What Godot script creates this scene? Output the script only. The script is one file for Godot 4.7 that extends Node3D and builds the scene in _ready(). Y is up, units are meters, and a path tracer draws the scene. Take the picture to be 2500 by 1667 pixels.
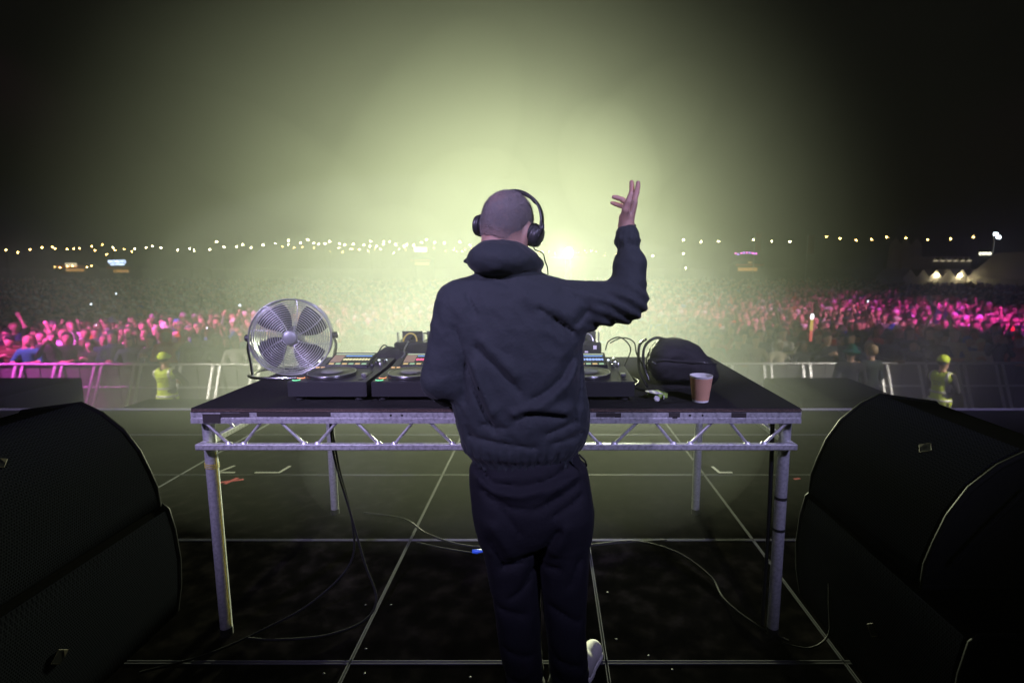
extends Node3D
# A night festival stage seen from behind the performer: y up, metres, stage floor at y = 0, the field at y = GROUND.
const GROUND := -1.8
var M := {}
var taken := {}
var rng := RandomNumberGenerator.new()
var wob := FastNoiseLite.new()

# ---------------------------------------------------------------- helpers: names and labels
func numbered(called: String) -> String:
	taken[called] = taken.get(called, -1) + 1
	return called if taken[called] == 0 else "%s_%03d" % [called, taken[called]]

func tag(o: Node, label := "", category := "", group := "", kind := "") -> Node:
	for m in [["label", label], ["category", category], ["group", group], ["kind", kind]]:
		if m[1] != "":
			o.set_meta(m[0], m[1])
	return o

func thing(called: String, label: String, category: String, at := Vector3.ZERO, turn := 0.0, group := "") -> Node3D:
	var o := Node3D.new()
	o.name = numbered(called)
	add_child(o)
	o.position = at
	o.rotation.y = turn
	tag(o, label, category, group)
	return o

func part(called: String, mesh: Mesh, material: Material, parent: Node, at := Vector3.ZERO) -> MeshInstance3D:
	var o := MeshInstance3D.new()
	o.name = numbered(called) if parent == self else called
	o.mesh = mesh
	o.position = at
	if material:
		o.material_override = material
	parent.add_child(o, true)
	return o

func copy_of(o: Node3D, called: String, label: String) -> Node3D:
	var c: Node3D = o.duplicate()
	c.name = numbered(called)
	add_child(c)
	c.set_meta("label", label)
	return c

# ---------------------------------------------------------------- helpers: materials (reflectance given as linear values)
func lin(r: float, g: float, b: float) -> Color:
	return Color(r, g, b).linear_to_srgb()

func mat(key: String, r: float, g: float, b: float, rough := 0.6, metal := 0.0, spec := 0.5) -> StandardMaterial3D:
	var m := StandardMaterial3D.new()
	m.resource_name = key
	m.albedo_color = lin(r, g, b)
	m.roughness = rough
	m.metallic = metal
	m.metallic_specular = spec
	M[key] = m
	return m

func glow(key: String, r: float, g: float, b: float, energy: float) -> StandardMaterial3D:
	var m := mat(key, 0.3, 0.3, 0.3, 0.4)
	m.emission_enabled = true
	m.emission = lin(r, g, b)
	m.emission_energy_multiplier = energy
	return m

func noise_tex(freq: float, octaves: int, sd: int, lo: Color, mid: Color, hi: Color, size := 512, kind := FastNoiseLite.TYPE_SIMPLEX_SMOOTH) -> NoiseTexture2D:
	var n := FastNoiseLite.new()
	n.seed = sd
	n.noise_type = kind
	n.frequency = freq
	n.fractal_octaves = octaves
	var t := NoiseTexture2D.new()
	t.noise = n
	t.width = size
	t.height = size
	t.seamless = true
	var ramp := Gradient.new()
	ramp.offsets = PackedFloat32Array([0.0, 0.5, 1.0])
	ramp.colors = PackedColorArray([lo, mid, hi])
	t.color_ramp = ramp
	return t

func bump_tex(freq: float, octaves: int, sd: int, strength: float, size := 512, kind := FastNoiseLite.TYPE_SIMPLEX_SMOOTH) -> NoiseTexture2D:
	var t := noise_tex(freq, octaves, sd, Color.BLACK, Color.GRAY, Color.WHITE, size, kind)
	t.color_ramp = null
	t.as_normal_map = true
	t.bump_strength = strength
	return t

func textured(m: StandardMaterial3D, tex: Texture2D, scale: float, normal: Texture2D = null, nscale := 1.0) -> StandardMaterial3D:
	m.albedo_texture = tex
	m.uv1_triplanar = true
	m.uv1_world_triplanar = false
	m.uv1_scale = Vector3.ONE * scale
	if normal:
		m.normal_enabled = true
		m.normal_texture = normal
		m.normal_scale = nscale
	return m

func g(v: float) -> Color:
	return Color(v, v, v).linear_to_srgb()

# ---------------------------------------------------------------- helpers: shapes
func begin() -> SurfaceTool:
	var st := SurfaceTool.new()
	st.begin(Mesh.PRIMITIVE_TRIANGLES)
	return st

func done(st: SurfaceTool) -> ArrayMesh:
	st.generate_normals()
	return st.commit()

func tri(st: SurfaceTool, a: Vector3, b: Vector3, c: Vector3) -> void:
	st.add_vertex(a); st.add_vertex(c); st.add_vertex(b)

func quad(st: SurfaceTool, a: Vector3, b: Vector3, c: Vector3, d: Vector3) -> void:
	tri(st, a, b, c)
	tri(st, a, c, d)

func quad_uv(st: SurfaceTool, p: Array) -> void:
	var uv := [Vector2(0, 1), Vector2(1, 1), Vector2(1, 0), Vector2(0, 0)]
	for i in [0, 2, 1, 0, 3, 2]:
		st.set_uv(uv[i])
		st.add_vertex(p[i])

# a box with chamfered edges
func box(st: SurfaceTool, c: Vector3, size: Vector3, bevel := 0.004, basis := Basis.IDENTITY) -> void:
	var h := size / 2.0
	var b: float = minf(bevel, minf(h.x, minf(h.y, h.z)) * 0.9)
	st.set_smooth_group(-1)
	var P := func(x: float, y: float, z: float) -> Vector3: return c + basis * Vector3(x, y, z)
	var ax := [Vector3.RIGHT, Vector3.UP, Vector3.BACK]
	for i in 3:
		var n: Vector3 = ax[i]
		var u: Vector3 = ax[(i + 1) % 3]
		var v: Vector3 = ax[(i + 2) % 3]
		var hn := h[i]
		var hu := h[(i + 1) % 3]
		var hv := h[(i + 2) % 3]
		for s in [1.0, -1.0]:
			var q := []
			for e in ([[-1, -1], [1, -1], [1, 1], [-1, 1]] if s > 0 else [[-1, -1], [-1, 1], [1, 1], [1, -1]]):
				q.append(c + basis * (n * hn * s + u * (hu - b) * e[0] + v * (hv - b) * e[1]))
			quad(st, q[0], q[1], q[2], q[3])
		if b > 0.0:
			for su in [1.0, -1.0]:
				for sv in [1.0, -1.0]:
					var a0: Vector3 = n * (hn - b) + u * hu * su + v * (hv - b) * sv
					var a1: Vector3 = n * (hn - b) + u * (hu - b) * su + v * hv * sv
					var d0: Vector3 = a0 - n * 2.0 * (hn - b)
					var d1: Vector3 = a1 - n * 2.0 * (hn - b)
					if su * sv > 0:
						quad(st, c + basis * d0, c + basis * a0, c + basis * a1, c + basis * d1)
					else:
						quad(st, c + basis * d1, c + basis * a1, c + basis * a0, c + basis * d0)
	if b > 0.0:
		for sx in [1.0, -1.0]:
			for sy in [1.0, -1.0]:
				for sz in [1.0, -1.0]:
					var p0 := c + basis * Vector3(h.x * sx, (h.y - b) * sy, (h.z - b) * sz)
					var p1 := c + basis * Vector3((h.x - b) * sx, h.y * sy, (h.z - b) * sz)
					var p2 := c + basis * Vector3((h.x - b) * sx, (h.y - b) * sy, h.z * sz)
					if sx * sy * sz > 0:
						tri(st, p0, p1, p2)
					else:
						tri(st, p0, p2, p1)

func box_mesh(size: Vector3, bevel := 0.004, c := Vector3.ZERO, basis := Basis.IDENTITY) -> ArrayMesh:
	var st := begin()
	box(st, c, size, bevel, basis)
	return done(st)

func frame_of(d: Vector3) -> Basis:
	var y := d.normalized()
	var x := y.cross(Vector3.UP if absf(y.y) < 0.95 else Vector3.RIGHT).normalized()
	return Basis(x, y, x.cross(y))

# a tube along points; radius is a number or one per point
func tube(st: SurfaceTool, pts: Array, radius, sides := 8, caps := true, closed := false) -> void:
	st.set_smooth_group(1)
	var rings := []
	var n := pts.size()
	var fx := Vector3.ZERO
	for i in n:
		var d: Vector3
		if closed:
			d = pts[(i + 1) % n] - pts[(i + n - 1) % n]
		else:
			d = pts[mini(i + 1, n - 1)] - pts[maxi(i - 1, 0)]
		d = d.normalized()
		if fx == Vector3.ZERO:
			fx = frame_of(d).x
		fx = (fx - d * fx.dot(d)).normalized()
		var fz := fx.cross(d)
		var r: float = radius[i] if radius is Array else radius
		var ring := []
		for k in sides:
			var a := TAU * k / sides
			ring.append(pts[i] + (fx * cos(a) + fz * sin(a)) * r)
		rings.append(ring)
	for i in (n if closed else n - 1):
		var r0: Array = rings[i]
		var r1: Array = rings[(i + 1) % n]
		for k in sides:
			var k2 := (k + 1) % sides
			quad(st, r0[k], r1[k], r1[k2], r0[k2])
	if caps and not closed:
		st.set_smooth_group(-1)
		for k in sides:
			var k2 := (k + 1) % sides
			tri(st, pts[0], rings[0][k], rings[0][k2])
			tri(st, pts[n - 1], rings[n - 1][k2], rings[n - 1][k])

func tube_mesh(pts: Array, radius, sides := 8, caps := true, closed := false) -> ArrayMesh:
	var st := begin()
	tube(st, pts, radius, sides, caps, closed)
	return done(st)

func ring_pts(c: Vector3, axis: Vector3, r: float, n: int) -> Array:
	var f := frame_of(axis)
	var out := []
	for k in n:
		var a := TAU * k / n
		out.append(c + (f.x * cos(a) + f.z * sin(a)) * r)
	return out

func curve_pts(ctrl: Array, per := 8) -> Array:
	var out := []
	var n := ctrl.size()
	for i in n - 1:
		var p0: Vector3 = ctrl[maxi(i - 1, 0)]
		var p1: Vector3 = ctrl[i]
		var p2: Vector3 = ctrl[i + 1]
		var p3: Vector3 = ctrl[mini(i + 2, n - 1)]
		for k in per:
			out.append(p1.cubic_interpolate(p2, p0, p3, float(k) / per))
	out.append(ctrl[n - 1])
	return out

# profile: Vector2(radius, height) from bottom to top; sharp corners where hard is set
func lathe(st: SurfaceTool, prof: Array, segs := 24, at := Transform3D.IDENTITY, hard := false) -> void:
	for i in prof.size() - 1:
		st.set_smooth_group(10 + i if hard else 3)
		var a: Vector2 = prof[i]
		var b: Vector2 = prof[i + 1]
		for k in segs:
			var t0 := TAU * k / segs
			var t1 := TAU * (k + 1) / segs
			var p := [Vector3(a.x * cos(t0), a.y, a.x * sin(t0)), Vector3(a.x * cos(t1), a.y, a.x * sin(t1)), Vector3(b.x * cos(t1), b.y, b.x * sin(t1)), Vector3(b.x * cos(t0), b.y, b.x * sin(t0))]
			for j in 4:
				p[j] = at * p[j]
			if a.x > 0.00001:
				tri(st, p[0], p[2], p[1])
			if b.x > 0.00001:
				tri(st, p[0], p[3], p[2])

func lathe_mesh(prof: Array, segs := 24, at := Transform3D.IDENTITY, hard := false) -> ArrayMesh:
	var st := begin()
	lathe(st, prof, segs, at, hard)
	return done(st)

# a polygon (x, y) swept along z from z0 to z1
func prism(st: SurfaceTool, poly: Array, z0: float, z1: float, at := Transform3D.IDENTITY, smooth_side := false) -> void:
	var pts := PackedVector2Array(poly)
	if Geometry2D.is_polygon_clockwise(pts):
		pts.reverse()
	st.set_smooth_group(5 if smooth_side else -1)
	var n := pts.size()
	for i in n:
		var a := pts[i]
		var b := pts[(i + 1) % n]
		quad(st, at * Vector3(a.x, a.y, z1), at * Vector3(a.x, a.y, z0), at * Vector3(b.x, b.y, z0), at * Vector3(b.x, b.y, z1))
	st.set_smooth_group(-1)
	var ix := Geometry2D.triangulate_polygon(pts)
	for i in range(0, ix.size(), 3):
		var a := pts[ix[i]]
		var b := pts[ix[i + 1]]
		var c := pts[ix[i + 2]]
		if (b - a).cross(c - a) < 0.0:
			var s := b
			b = c
			c = s
		tri(st, at * Vector3(a.x, a.y, z1), at * Vector3(b.x, b.y, z1), at * Vector3(c.x, c.y, z1))
		tri(st, at * Vector3(a.x, a.y, z0), at * Vector3(c.x, c.y, z0), at * Vector3(b.x, b.y, z0))

func prism_mesh(poly: Array, z0: float, z1: float, at := Transform3D.IDENTITY, smooth_side := false) -> ArrayMesh:
	var st := begin()
	prism(st, poly, z0, z1, at, smooth_side)
	return done(st)

func smin(a: float, b: float, k: float) -> float:
	var h := maxf(k - absf(a - b), 0.0) / k
	return minf(a, b) - h * h * k * 0.25

func cone_d(p: Vector3, a: Vector3, b: Vector3, ra: float, rb: float) -> float:
	var ba := b - a
	var h := clampf((p - a).dot(ba) / maxf(ba.length_squared(), 1e-9), 0.0, 1.0)
	return (p - a - ba * h).length() - lerpf(ra, rb, h)

func egg_d(p: Vector3, c: Vector3, r: Vector3) -> float:
	var q := (p - c) / r
	var k := q.length()
	return (k - 1.0) * k / maxf((q / r).length(), 1e-6)

# surface nets of a distance field: [vertices, normals, indices]
func nets(f: Callable, lo: Vector3, hi: Vector3, cell: float) -> Array:
	const B := 4
	var dim := Vector3i(((hi - lo) / (cell * B)).ceil()) * B
	var nx := dim.x + 1
	var ny := dim.y + 1
	var nz := dim.z + 1
	var val := PackedFloat32Array()
	val.resize(nx * ny * nz)
	val.fill(1e9)
	var cells := PackedInt32Array()
	cells.resize(nx * ny * nz)
	cells.fill(-1)
	var verts := PackedVector3Array()
	var where := PackedInt32Array()
	var reach := cell * B * 1.25
	for bz in range(0, dim.z, B):
		for by in range(0, dim.y, B):
			for bx in range(0, dim.x, B):
				var mid := lo + (Vector3(bx, by, bz) + Vector3.ONE * B * 0.5) * cell
				var v0: float = f.call(mid)
				if absf(v0) > reach:
					continue
				for z in range(bz, bz + B + 1):
					for y in range(by, by + B + 1):
						for x in range(bx, bx + B + 1):
							var i := x + nx * (y + ny * z)
							if val[i] == 1e9:
								val[i] = f.call(lo + Vector3(x, y, z) * cell)
				for z in range(bz, bz + B):
					for y in range(by, by + B):
						for x in range(bx, bx + B):
							var i := x + nx * (y + ny * z)
							var inside := 0
							var c := [val[i], val[i + 1], val[i + nx], val[i + nx + 1], val[i + nx * ny], val[i + nx * ny + 1], val[i + nx * ny + nx], val[i + nx * ny + nx + 1]]
							for k in 8:
								if c[k] < 0.0:
									inside += 1
							if inside == 0 or inside == 8:
								continue
							var sum := Vector3.ZERO
							var count := 0
							for e in [[0, 1], [2, 3], [4, 5], [6, 7], [0, 2], [1, 3], [4, 6], [5, 7], [0, 4], [1, 5], [2, 6], [3, 7]]:
								var va: float = c[e[0]]
								var vb: float = c[e[1]]
								if (va < 0.0) != (vb < 0.0):
									var t := va / (va - vb)
									var pa := Vector3(e[0] & 1, (e[0] >> 1) & 1, e[0] >> 2)
									var pb := Vector3(e[1] & 1, (e[1] >> 1) & 1, e[1] >> 2)
									sum += pa.lerp(pb, t)
									count += 1
							cells[i] = verts.size()
							where.append(i)
							verts.append(lo + (Vector3(x, y, z) + sum / count) * cell)
	var idx := PackedInt32Array()
	var step := [1, nx, nx * ny]
	for k in where.size():
		var i := where[k]
		for a in 3:
			var o1: int = step[(a + 1) % 3]
			var o2: int = step[(a + 2) % 3]
			var j: int = i + step[a]
			if j >= val.size() or val[j] == 1e9 or (val[i] < 0.0) == (val[j] < 0.0):
				continue
			var q0 := cells[i]
			var q1: int = cells[i - o1] if i - o1 >= 0 else -1
			var q2: int = cells[i - o1 - o2] if i - o1 - o2 >= 0 else -1
			var q3: int = cells[i - o2] if i - o2 >= 0 else -1
			if q1 < 0 or q2 < 0 or q3 < 0:
				continue
			if val[i] < 0.0:
				idx.append_array([q0, q2, q1, q0, q3, q2])
			else:
				idx.append_array([q0, q1, q2, q0, q2, q3])
	var nor := PackedVector3Array()
	nor.resize(verts.size())
	for t in range(0, idx.size(), 3):
		var a := verts[idx[t]]
		var n := (verts[idx[t + 2]] - a).cross(verts[idx[t + 1]] - a)
		for k in 3:
			nor[idx[t + k]] += n
	for k in nor.size():
		nor[k] = nor[k].normalized()
	return [verts, nor, idx]

func add_net(mesh: ArrayMesh, net: Array, shift := Vector3.ZERO) -> void:
	var v: PackedVector3Array = net[0]
	var vs := PackedVector3Array()
	vs.resize(v.size())
	for i in v.size():
		vs[i] = v[i] + shift
	var arr := []
	arr.resize(Mesh.ARRAY_MAX)
	arr[Mesh.ARRAY_VERTEX] = vs
	arr[Mesh.ARRAY_NORMAL] = net[1]
	arr[Mesh.ARRAY_INDEX] = net[2]
	mesh.add_surface_from_arrays(Mesh.PRIMITIVE_TRIANGLES, arr)

func net_mesh(f: Callable, lo: Vector3, hi: Vector3, cell: float, shift := Vector3.ZERO) -> ArrayMesh:
	var m := ArrayMesh.new()
	add_net(m, nets(f, lo, hi, cell), shift)
	return m

func join_nets(list: Array) -> Array:
	var v := PackedVector3Array()
	var n := PackedVector3Array()
	var ix := PackedInt32Array()
	for net in list:
		var base := v.size()
		v.append_array(net[0])
		n.append_array(net[1])
		for i in net[2]:
			ix.append(i + base)
	return [v, n, ix]

# ---------------------------------------------------------------- camera, air, lamps
func spot_lamp(label: String, at: Vector3, aim: Vector3, color: Color, energy: float, angle: float, soft: float, face_r: float, face_energy: float, category := "stage light", group := "") -> Node3D:
	var o := thing("stage_light", label, category, at, 0.0, group)
	var fwd := (aim - at).normalized()
	var f := frame_of(fwd)
	var t := Transform3D(f, Vector3.ZERO)
	var r := face_r
	part("housing", lathe_mesh([Vector2(0, -r * 2.6), Vector2(r * 0.7, -r * 2.5), Vector2(r * 1.08, -r * 1.6), Vector2(r * 1.12, 0.02), Vector2(r, 0.02), Vector2(r, -0.02)], 24, t, true), M.black_metal, o)
	part("lens", lathe_mesh([Vector2(r * 0.99, 0.0), Vector2(r * 0.6, r * 0.08), Vector2(0, r * 0.12)], 24, t), glow("lamp_face", color.r, color.g, color.b, face_energy), o)
	var yoke := begin()
	var side := fwd.cross(Vector3.UP).normalized()
	tube(yoke, [side * r * 1.2 - fwd * r, side * r * 1.35 - fwd * r + Vector3.UP * r * 1.7, -side * r * 1.35 - fwd * r + Vector3.UP * r * 1.7, -side * r * 1.2 - fwd * r], 0.02, 6)
	part("yoke", done(yoke), M.black_metal, o)
	var l := SpotLight3D.new()
	l.name = "beam"
	l.light_color = color.linear_to_srgb()
	l.light_energy = energy
	l.spot_range = 120.0
	l.spot_attenuation = 2.0
	l.spot_angle = angle
	l.spot_angle_attenuation = soft
	l.light_size = face_r
	l.shadow_enabled = true
	o.add_child(l)
	l.position = fwd * (r * 0.3 + 0.03)
	l.basis = Basis.looking_at(fwd, Vector3.UP if absf(fwd.y) < 0.95 else Vector3.RIGHT)
	return o

func smoke(label: String, at: Vector3, size: Vector3, density: float, boxed := true, turn := 0.0) -> void:
	var v := FogVolume.new()
	v.name = numbered("smoke")
	v.shape = RenderingServer.FOG_VOLUME_SHAPE_BOX if boxed else RenderingServer.FOG_VOLUME_SHAPE_ELLIPSOID
	v.size = size
	var m := FogMaterial.new()
	m.density = density
	m.albedo = lin(0.9, 0.93, 0.86)
	v.material = m
	add_child(v)
	v.position = at
	v.rotation.z = turn
	tag(v, label, "smoke", "stage smoke", "stuff")

func set_the_light() -> void:
	var cam := Camera3D.new()
	cam.name = "camera"
	add_child(cam)
	cam.position = Vector3(0, 1.6, 0)
	cam.rotation.x = -deg_to_rad(8.05)
	cam.projection = Camera3D.PROJECTION_FRUSTUM
	cam.near = 0.05
	cam.far = 900.0
	cam.size = 0.0622
	cam.frustum_offset = Vector2(-0.00317, 0)
	cam.current = true
	var lens := CameraAttributesPhysical.new()
	lens.frustum_focal_length = 19.0
	lens.frustum_focus_distance = 2.0
	lens.exposure_aperture = 2.6
	cam.attributes = lens
	var env := Environment.new()
	env.background_mode = Environment.BG_SKY
	var night := ProceduralSkyMaterial.new()
	night.sky_top_color = lin(0.0012, 0.0012, 0.0014)
	night.sky_horizon_color = lin(0.0022, 0.0020, 0.0016)
	night.ground_bottom_color = lin(0.0008, 0.0008, 0.0008)
	night.ground_horizon_color = lin(0.0016, 0.0015, 0.0012)
	env.sky = Sky.new()
	env.sky.sky_material = night
	env.tonemap_mode = Environment.TONE_MAPPER_LINEAR
	env.tonemap_exposure = 1.0
	env.volumetric_fog_enabled = true
	env.volumetric_fog_density = 0.0004
	env.volumetric_fog_albedo = lin(0.92, 0.93, 0.88)
	env.volumetric_fog_anisotropy = 0.6
	env.sdfgi_enabled = true
	env.ssao_enabled = true
	env.ssil_enabled = true
	var we := WorldEnvironment.new()
	we.name = "air"
	we.environment = env
	add_child(we)
	var moon := DirectionalLight3D.new()
	moon.name = "moon"
	moon.light_energy = 0.002
	moon.light_color = Color(0.85, 0.9, 1.0)
	moon.light_angular_distance = 0.5
	moon.shadow_enabled = true
	moon.rotation = Vector3(deg_to_rad(-50), deg_to_rad(30), 0)
	add_child(moon)
	mat("black_metal", 0.02, 0.02, 0.022, 0.45, 0.2)
	# the big lamp among the crowd that shines at the stage
	spot_lamp("round spotlight shining greenish white straight at the stage from the mast in the crowd", Vector3(1.087, 2.15, -28.0), Vector3(-0.615, 1.067, -8.0), Color(0.93, 1.0, 0.62), 4500.0, 11.1, 0.98, 0.24, 40.0)
	# violet front washes above and behind the camera, on the rear bar of the stage roof
	var rear := "violet wash lights behind the camera"
	spot_lamp("violet wash light hanging behind the camera, on the side of the fan", Vector3(-3.4, 5.0, 2.4), Vector3(-0.9, 1.7, -2.4), Color(0.62, 0.52, 1.0), 64.0, 15.0, 1.0, 0.15, 6.0, "stage light", rear)
	spot_lamp("violet wash light hanging behind the camera, on the side of the paper cup", Vector3(3.2, 5.0, 2.4), Vector3(0.5, 1.65, -2.4), Color(0.58, 0.54, 1.0), 38.0, 15.0, 1.0, 0.15, 6.0, "stage light", rear)
	spot_lamp("violet wash light at the rear bar's end, aimed at the stage edge past the fan", Vector3(-5.4, 5.0, 2.4), Vector3(-4.6, 0.1, -5.6), Color(0.5, 0.36, 1.0), 30.0, 13.0, 1.0, 0.15, 6.0, "stage light", rear)
	spot_lamp("violet wash light at the rear bar's end, aimed at the stage edge past the cup", Vector3(5.4, 5.0, 2.4), Vector3(4.2, 0.1, -5.6), Color(0.46, 0.38, 1.0), 30.0, 13.0, 1.0, 0.15, 6.0, "stage light", rear)
	# magenta, pink and white lights on the wings of the stage, thrown on the crowd
	var front := "crowd lights on the wings of the stage"
	spot_lamp("magenta crowd light low on the wing tower on the fan's side", Vector3(-12.6, 3.4, -10.4), Vector3(-11.6, -1.0, -14.2), Color(1.0, 0.10, 0.78), 170.0, 32.0, 0.9, 0.18, 6.0, "stage light", front)
	spot_lamp("magenta crowd light low on the wing tower on the cup's side", Vector3(12.6, 4.2, -10.4), Vector3(14.0, -0.6, -19.0), Color(1.0, 0.06, 0.78), 260.0, 24.0, 0.9, 0.18, 6.0, "stage light", front)
	spot_lamp("pink crowd light high on the wing tower on the fan's side", Vector3(-12.0, 6.4, -10.7), Vector3(-7.0, -0.6, -18.0), Color(0.9, 0.28, 0.58), 290.0, 27.0, 0.9, 0.18, 6.0, "stage light", front)
	spot_lamp("pink crowd light high on the wing tower on the cup's side", Vector3(12.0, 6.4, -10.7), Vector3(7.5, -0.6, -19.5), Color(0.9, 0.26, 0.62), 240.0, 27.0, 0.9, 0.18, 6.0, "stage light", front)
	spot_lamp("white light on the rear wing tower on the fan's side, aimed at a guard", Vector3(-11.8, 4.5, -5.0), Vector3(-7.2, -0.7, -10.6), Color(1.0, 0.9, 0.76), 130.0, 13.0, 0.9, 0.14, 4.0, "stage light", front)
	spot_lamp("white light on the rear wing tower on the cup's side, aimed at a guard", Vector3(11.8, 4.5, -5.0), Vector3(7.0, -0.7, -10.6), Color(1.0, 0.9, 0.78), 120.0, 13.0, 0.9, 0.14, 4.0, "stage light", front)
	# the bank of stage smoke that hangs between the table and the barrier, and thicker wisps in it
	smoke("bank of pale stage smoke hanging between the table and the barrier", Vector3(-0.5, 5.2, -7.58), Vector3(15.4, 14.0, 5.4), 0.115)
	smoke("plume of thicker smoke rising beside the performer's head", Vector3(-1.7, 2.5, -7.2), Vector3(2.0, 4.6, 2.0), 0.045, false, -0.5)
	smoke("plume of thicker smoke low behind the players", Vector3(-2.6, 0.2, -6.8), Vector3(4.6, 2.2, 2.0), 0.06, false, 0.2)
	smoke("low thick smoke rolling behind the rack case", Vector3(0.2, 0.1, -6.4), Vector3(6.0, 2.6, 2.2), 0.06, false, -0.1)
	smoke("wisp of smoke above the raised arm", Vector3(1.2, 3.2, -7.4), Vector3(2.4, 1.3, 1.8), 0.05, false, 0.8)
	smoke("wisp of smoke high above the fan", Vector3(-3.6, 2.9, -7.2), Vector3(3.0, 1.2, 1.8), 0.05, false, -0.5)
	for w in [[Vector3(-0.9, 2.35, -6.6), 1.5, 1.1, 0.4, "left of the performer's head"], [Vector3(-1.5, 1.75, -6.2), 1.3, 0.9, -0.5, "beside the performer's shoulder"], [Vector3(0.75, 2.7, -6.8), 1.2, 1.7, 0.3, "between head and raised hand"], [Vector3(-2.9, 1.5, -6.6), 1.9, 0.9, 0.3, "above the fan's rim"]]:
		smoke("small billow of denser smoke " + w[4], w[0], Vector3(w[1], w[2], 1.3), 0.09, false, w[3])
	smoke("thin smoke drifting over the table top", Vector3(-0.3, 1.3, -3.2), Vector3(2.7, 1.0, 2.3), 0.06, false, 0.06)
	smoke("wider thin smoke drifting over the table top", Vector3(-0.4, 1.35, -3.4), Vector3(3.8, 1.5, 2.6), 0.045, false, -0.08)
	smoke("thin smoke drifting beneath the table", Vector3(-0.1, 0.3, -4.0), Vector3(3.4, 1.5, 2.4), 0.045, false, 0.05)
	smoke("wider thin smoke drifting beneath the table", Vector3(-0.5, 0.2, -4.3), Vector3(6.4, 2.0, 3.0), 0.04, false, -0.06)

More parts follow.
